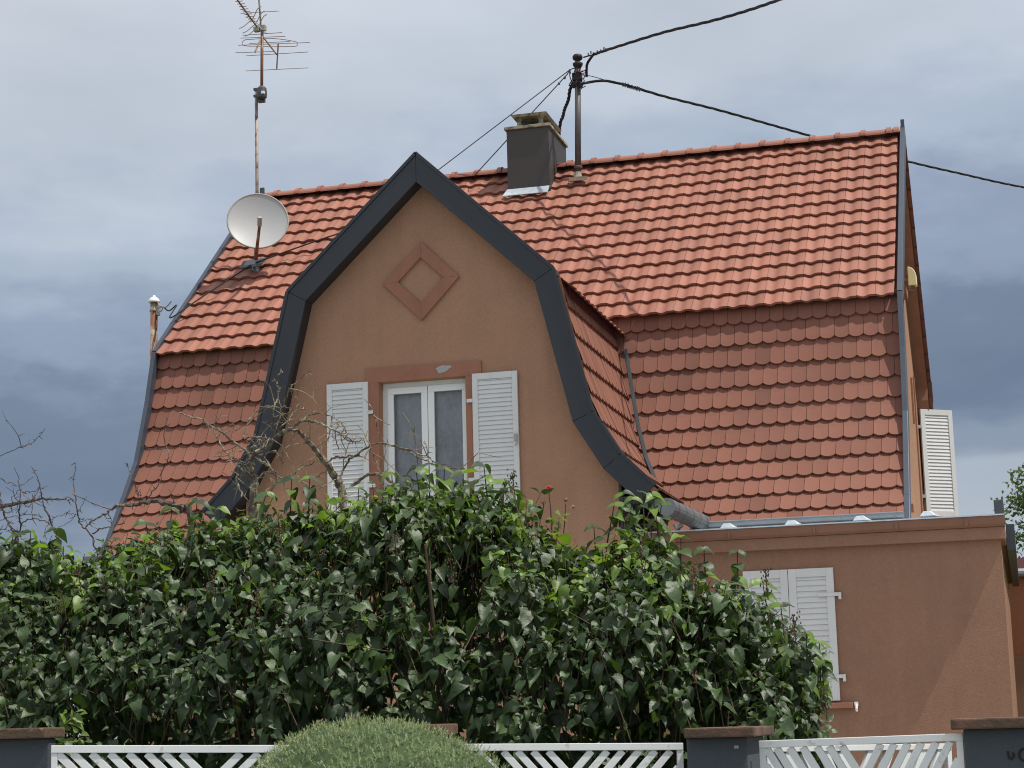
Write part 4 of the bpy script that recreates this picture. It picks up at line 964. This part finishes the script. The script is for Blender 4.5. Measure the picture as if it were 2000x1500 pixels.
# ------------------------------------------------------------------ bare trees behind the hedge
def mapR(l, s, ox, oy): return [(ox+x*s, oy+y*s) for x, y in l]
def bare(name, label, base, lines, twseed, matn='bark', twm='twigpale', dens=6., thin=1.):
    t = thing('bare_tree', label, 'tree', base)
    random.seed(twseed); bk = MB(); tw = MB()
    for pts, r0, r1, Y0, Y1 in lines:
        n = len(pts); P = [PY(x, y, Y0+(Y1-Y0)*i/max(1, n-1)+rn(.03)) for i, (x, y) in enumerate(pts)]
        S_ = spline(P, 5); m_ = len(S_); R = [thin*max(.0022, (r0+(r1-r0)*i/(m_-1))*(1+.22*noise.noise(Vector((i*.7, r0*900, 0))))) for i in range(m_)]
        S_ = [p+V3((rn(.0035), rn(.0035), rn(.0035))) for p in S_]
        (bk if r0 > .0028 else tw).tube(S_, R, 6)
        Ln = sum(np.linalg.norm(b-a) for a, b in zip(S_[:-1], S_[1:]))
        for _ in range(int(Ln*17)):     # spurs and thorns
            i = random.randrange(m_-1); d = unit(S_[i+1]-S_[i]); s = unit(V3((rn(), rn(), rn()))+d*.4); l_ = random.uniform(.012, .045)
            tw.tube([S_[i], S_[i]+s*l_], [.0028, .0012], 4)
        for _ in range(int(Ln*dens)):   # finer twigs
            i = random.randrange(m_-1); d = unit(S_[i+1]-S_[i]); s = unit(V3((rn(), rn(.6), rn()+.15))+d*.8); l_ = random.uniform(.08, .30); c = S_[i]; Q = [c]
            for j in range(4):
                s = unit(s+V3((rn(.3), rn(.3), rn(.3)-.05))); c = c+s*l_/4; Q.append(c)
            tw.tube(Q, np.linspace(.0032, .0014, 5), 4)
            for j in (1, 2, 3):
                if random.random() < .6: tw.tube([Q[j], Q[j]+unit(V3((rn(), rn(), rn())))*random.uniform(.02, .06)], [.0022, .001], 4)
    bk.build('branches', matn, t); tw.build('twigs', twm, t); return t
Z1 = lambda l: mapR(l, .3, 330, 700); Z2 = lambda l: mapR(l, .2, 0, 800)
D = 10.3
bx_ = PY(600, 1419, D)
b1 = bare('bare_tree', 'leafless lichen covered tree arching over the hedge before the gable', (bx_[0], D, 0), [
 ([(600, 1900), (575, 1500), (540, 1150), (500, 1050), (492, 1000), (496, 970), (493, 928), (486, 910)], .045, .016, D, D),
 (Z1([(520, 700), (560, 620), (640, 560), (720, 490), (800, 460)]), .014, .011, D, D-.1),
 (Z1([(640, 700), (560, 640), (590, 590), (660, 520)]), .009, .006, D+.1, D),
 ([(690, 1900), (672, 1500), (668, 1150), (672, 1000)]+Z1([(1110, 820), (1070, 760), (1030, 690), (990, 640), (930, 570), (860, 490), (800, 460)]), .034, .009, D+.2, D-.1),
 (Z1([(720, 490), (800, 460), (860, 410), (930, 408), (1000, 430), (1060, 460), (1130, 500), (1180, 540), (1270, 535)]), .010, .003, D, D-.4),
 (Z1([(860, 410), (920, 365), (1000, 360), (1080, 385), (1130, 430), (1165, 510)]), .005, .0025, D-.1, D-.3),
 (Z1([(690, 480), (760, 420), (830, 340), (900, 330), (960, 350)]), .0045, .0025, D, D+.2),
 (Z1([(680, 460), (685, 330), (722, 215), (702, 165), (715, 110), (740, 80)]), .0058, .003, D, D+.1),
 (Z1([(700, 450), (735, 330), (775, 215), (860, 130), (925, 75)]), .005, .0025, D, D-.2),
 (Z1([(70, 350), (150, 385), (215, 400), (270, 440), (330, 470), (390, 520), (450, 565), (510, 610), (560, 700)]), .0045, .008, D+.3, D),
 (Z1([(290, 470), (330, 550), (380, 620), (430, 680), (500, 740)]), .004, .005, D+.3, D),
 (Z1([(485, 520), (505, 430), (570, 350), (640, 310), (700, 315), (780, 325), (830, 345)]), .004, .003, D-.1, D),
 (Z1([(605, 410), (650, 440), (690, 470)]), .003, .004, D, D), (Z1([(1030, 680), (1070, 650), (1130, 640), (1240, 630)]), .0075, .005, D, D-.1),
 (Z1([(1100, 790), (1150, 700), (1200, 640), (1290, 580), (1360, 550), (1420, 560), (1500, 580), (1600, 630), (1700, 680), (1780, 715), (1930, 715)]), .0065, .0028, D, D-.5),
 (Z1([(1420, 560), (1560, 600), (1680, 640), (1760, 690), (1860, 705)]), .0045, .002, D-.3, D-.6),
 (Z1([(1190, 835), (1260, 780), (1330, 750), (1420, 775), (1500, 850)]), .010, .009, D, D-.2),
 (Z1([(1300, 290), (1335, 345), (1352, 420), (1362, 490)]), .003, .003, D-.5, D-.5), (Z1([(1235, 430), (1300, 560), (1340, 650), (1380, 750)]), .0028, .003, D-.4, D-.4),
 (Z1([(1380, 750), (1425, 720), (1400, 640)]), .003, .002, D-.4, D-.4), (Z1([(540, 760), (480, 700), (430, 640), (300, 640)]), .004, .002, D, D+.2),
 (Z1([(560, 800), (640, 740), (760, 790), (800, 760), (900, 690), (980, 660)]), .006, .004, D, D), (Z1([(600, 640), (680, 600), (730, 660), (760, 700)]), .005, .003, D, D),
 (Z1([(500, 520), (560, 510), (640, 520), (700, 540), (780, 640), (830, 780)]), .004, .002, D-.1, D-.2), (Z1([(450, 600), (520, 590), (600, 560)]), .005, .005, D, D),
 (Z1([(480, 900), (440, 780), (470, 700), (530, 640), (520, 560), (580, 500)]), .005, .004, D-.1, D-.1), (Z1([(640, 900), (700, 780), (660, 700), (600, 620)]), .006, .005, D+.1, D),
 (Z1([(1040, 720), (980, 765), (930, 770)]), .003, .002, D, D), (Z1([(1110, 600), (1080, 500), (1100, 420), (1050, 440)]), .003, .002, D-.2, D-.3), (Z1([(1160, 600), (1120, 520), (1140, 460)]), .003, .002, D-.2, D-.3)], 3, dens=5.)
bx_ = PY(300, 1419, D)
b2 = bare('bare_tree', 'leafless branch tree reaching over the lower left roof corner', (bx_[0], D, 0), [
 ([(420, 1900), (400, 1450), (385, 1150)]+Z2([(1850, 1000), (1780, 970), (1650, 920), (1500, 890), (1400, 910), (1300, 935), (1180, 940), (1100, 970), (1000, 1030), (900, 1090), (830, 1150)]), .03, .005, D+.1, D-.2),
 (Z2([(1400, 905), (1480, 820), (1540, 740), (1600, 580), (1640, 470), (1610, 330), (1610, 200), (1630, 80)]), .005, .003, D, D),
 (Z2([(1235, 520), (1260, 590), (1310, 680), (1340, 800), (1400, 890)]), .003, .004, D, D), (Z2([(900, 1210), (980, 1160), (1060, 1150), (1140, 1125), (1220, 1110)]), .006, .004, D, D),
 (Z2([(1690, 930), (1700, 880), (1640, 770)]), .004, .002, D, D), (Z2([(1790, 970), (1850, 920), (1940, 870)]), .004, .002, D, D), (Z2([(1300, 930), (1350, 830), (1320, 700)]), .003, .002, D, D)], 5, 'darkbark', 'darktwig', 2.6, .75)
bx_ = PY(-20, 1419, D)
b3 = bare('bare_tree', 'leafless thorny tree against the sky at the left picture edge', (bx_[0], D, 0), [
 ([(-20, 1900), (-30, 1400), (-40, 1100), (-20, 990)]+Z2([(0, 940), (150, 920), (300, 890), (420, 875), (600, 875), (720, 890)]), .04, .0035, D+.2, D),
 (Z2([(340, 600), (380, 720), (410, 850), (440, 950), (490, 1090), (560, 1300), (560, 1800)]), .0028, .012, D, D), (Z2([(740, 520), (720, 700), (735, 850), (755, 1000), (790, 1120), (880, 1220), (980, 1500)]), .0025, .010, D, D),
 (Z2([(-120, 500), (0, 450), (150, 385), (280, 345), (350, 290), (440, 190)]), .005, .0025, D+.2, D), (Z2([(140, 560), (180, 700), (200, 850), (190, 1000), (200, 1150), (140, 1320), (140, 1800)]), .0028, .012, D, D),
 (Z2([(200, 1130), (260, 1080), (350, 1070), (440, 1090), (500, 1120)]), .006, .005, D, D), (Z2([(0, 800), (20, 950), (60, 1060), (110, 1150), (180, 1300), (200, 1700)]), .007, .012, D, D),
 (Z2([(0, 680), (100, 715), (200, 745), (260, 710), (320, 655)]), .004, .002, D, D), (Z2([(110, 1000), (130, 850), (200, 780), (240, 850)]), .004, .002, D, D), (Z2([(200, 780), (240, 805), (320, 795), (400, 770), (470, 740)]), .004, .002, D, D),
 (Z2([(540, 1050), (660, 1015), (740, 1030), (800, 1080), (900, 1060)]), .003, .004, D, D), (Z2([(770, 1000), (820, 900), (840, 850)]), .003, .002, D, D), (Z2([(740, 1040), (660, 1110), (580, 1150), (540, 1200)]), .003, .002, D, D),
 (Z2([(0, 980), (80, 1010), (180, 950), (320, 950)]), .003, .002, D, D), (Z2([(0, 1180), (60, 1150), (90, 1100), (140, 1110)]), .004, .003, D, D), (Z2([(0, 1080), (60, 1060), (200, 1030), (330, 1030), (420, 1060)]), .004, .003, D, D), (Z2([(320, 830), (310, 980), (330, 1100)]), .003, .004, D, D), (Z2([(420, 1250), (480, 1100), (540, 1050)]), .004, .003, D, D)], 8, 'darkbark', 'darktwig', 2.2, .62)

# ------------------------------------------------------------------ rose
rp = PY(1072, 958, 9.6); rs_ = thing('rose_bush', 'thin rose stems with one pink bloom rising above the hedge', 'rose', (rp[0], 9.6, 0))
m = MB(); st = lambda l, Y=9.6: spline([PY(x, y, Y) for x, y in l], 5)
m.tube(st([(1090, 1800), (1085, 1300), (1078, 1060), (1076, 1000), (1072, 962)]), np.linspace(.007, .0026, 21), 5); m.tube(st([(1098, 1200), (1100, 1060), (1103, 1020), (1105, 985)]), .003, 5); m.tube(st([(1040, 1100), (1055, 1020), (1060, 1000), (1062, 985)]), .0025, 5)
m.build('stems', 'twig', rs_)
m = MB(); random.seed(2)
for k in range(26):
    th = random.random()*6.28; ph = random.uniform(-.4, 1.4); d = unit(V3((math.cos(th)*math.cos(ph), math.sin(th)*math.cos(ph), math.sin(ph)))); c = rp+V3((0, 0, .005))+d*.013
    a = unit(np.cross(d, V3((rn(), rn(), rn())))); b = np.cross(d, a); m.add([c-a*.010, c-b*.008+d*.003, c+a*.010+d*.004, c+b*.010+d*.008], [(0, 1, 2, 3)])
m.build('bloom', 'rose', rs_)
m = MB()
for cc in (PY(1105, 976, 9.6), PY(1062, 982, 9.6), PY(1118, 990, 9.6)):
    for k in range(14):
        d = unit(V3((rn(), rn(), rn(.5)))); a = unit(np.cross(d, V3((rn(), rn(), rn())))); b = np.cross(d, a); c = cc+d*.010; m.add([c-a*.007, c-b*.006, c+a*.009, c+b*.007], [(0, 1, 2, 3)])
m.build('withered_blooms', 'dryrose', rs_)
m = MB()
for px, py in ((1085, 1000), (1100, 1015), (1088, 1020), (1070, 1012), (1112, 1005), (1060, 1005), (1095, 1035)):
    leaf(m, PY(px, py, 9.6), unit(V3((rn(), -.3, rn(.4)))), V3((0, -.4, 1)), .045)
m.build('leaves', 'youngleaf', rs_)
# small yellow-green plants seen through the hedge
def sprout(label, px, py, Y, n, spread, up):
    p = PY(px, py, Y); t = thing('young_plant', label, 'plant', (p[0], Y, 0)); m = MB(); s = MB()
    s.tube([(p[0], Y, 0), tuple(p+V3((0, 0, up)))], .006, 5)
    for _ in range(n): leaf(m, p+V3((rn(spread), rn(spread*.6), random.uniform(-up, up))), unit(V3((rn(), rn(.4)-.2, rn(.6)))), V3((rn(.3), -.5, .9)), random.uniform(.03, .05))
    m.build('leaves', 'youngleaf', t); s.build('stem', 'twig', t)
sprout('bright yellow green seedling behind the left fence panel near its pillar', 145, 1425, 7.25, 26, .035, .07)
sprout('yellow green seedling seen under the hedge behind the middle fence panel', 985, 1390, 8.9, 60, .08, .12)

# ------------------------------------------------------------------ right background: outbuilding and tree
ob = thing('outbuilding', 'terracotta outbuilding with maroon roof edge behind the extension at the right edge', 'building', (3, 30, 0))
p = PY(1960, 1127, 30); X0 = -.60
m = MB(); m.box((X0, 30, 0), (8, 36, p[2]+.01)); m.build('wall', 'outwall', ob)
pz = PY(1960, 1282, 29.95)[2]; m = MB(); m.box((X0, 29.93, 0), (8, 30.0, pz)); m.build('lower_band', 'outlower', ob, bevel=.01)  # darker band over the lower wall, set slightly forward of it
g0 = PY(1960, 1113, 29.85)[2]; m = MB(); m.tube([(X0, 29.88, g0-.05), (8, 29.88, g0-.05)], .065, 10); m.build('gutter', 'zinc', ob)
r0_ = PY(1960, 1090, 29.9)[2]; m = MB(); m.hexa([(X0, 29.9, g0-.02), (8, 29.9, g0-.02), (8, 36, g0-.02), (X0, 36, g0-.02), (X0, 30.0, r0_), (8, 30.0, r0_), (8, 36, r0_+.1), (X0, 36, r0_+.1)]); m.build('roof', 'maroon', ob)
tx = PY(2052, 1000, 44)
tr = thing('background_tree', 'light leafy tree rising beyond the outbuilding at the right edge', 'tree', (tx[0], 44, 0)); random.seed(21)
m = MB(); m.tube(spline([(tx[0], 44, 0), (tx[0]+.1, 44, 3), (tx[0]-.05, 44.1, 6.6)], 5), np.linspace(.16, .03, 11), 7)
cl = MB(); crown = []
for i in range(46):
    z = random.uniform(3.4, 6.9); r = 1.0*math.sqrt(max(.05, 1-((z-4.9)/2.3)**2))*random.uniform(.35, 1); th = random.random()*6.28
    c = V3((tx[0]+r*math.cos(th), 44+r*math.sin(th), z)); crown.append(c); m.tube([(tx[0], 44, z-.7), tuple(c)], [.03, .008], 5)
m.build('trunk', 'trunk', tr)
for c in crown:
    cl.cur = random.random()
    for _ in range(110):
        leaf(cl, c+V3((rn(.21), rn(.21), rn(.17))), unit(V3((rn(), rn(), rn()))), V3((rn(), rn(), 1)), random.uniform(.07, .12), True)
cl.build('crown', 'farleaf', tr)
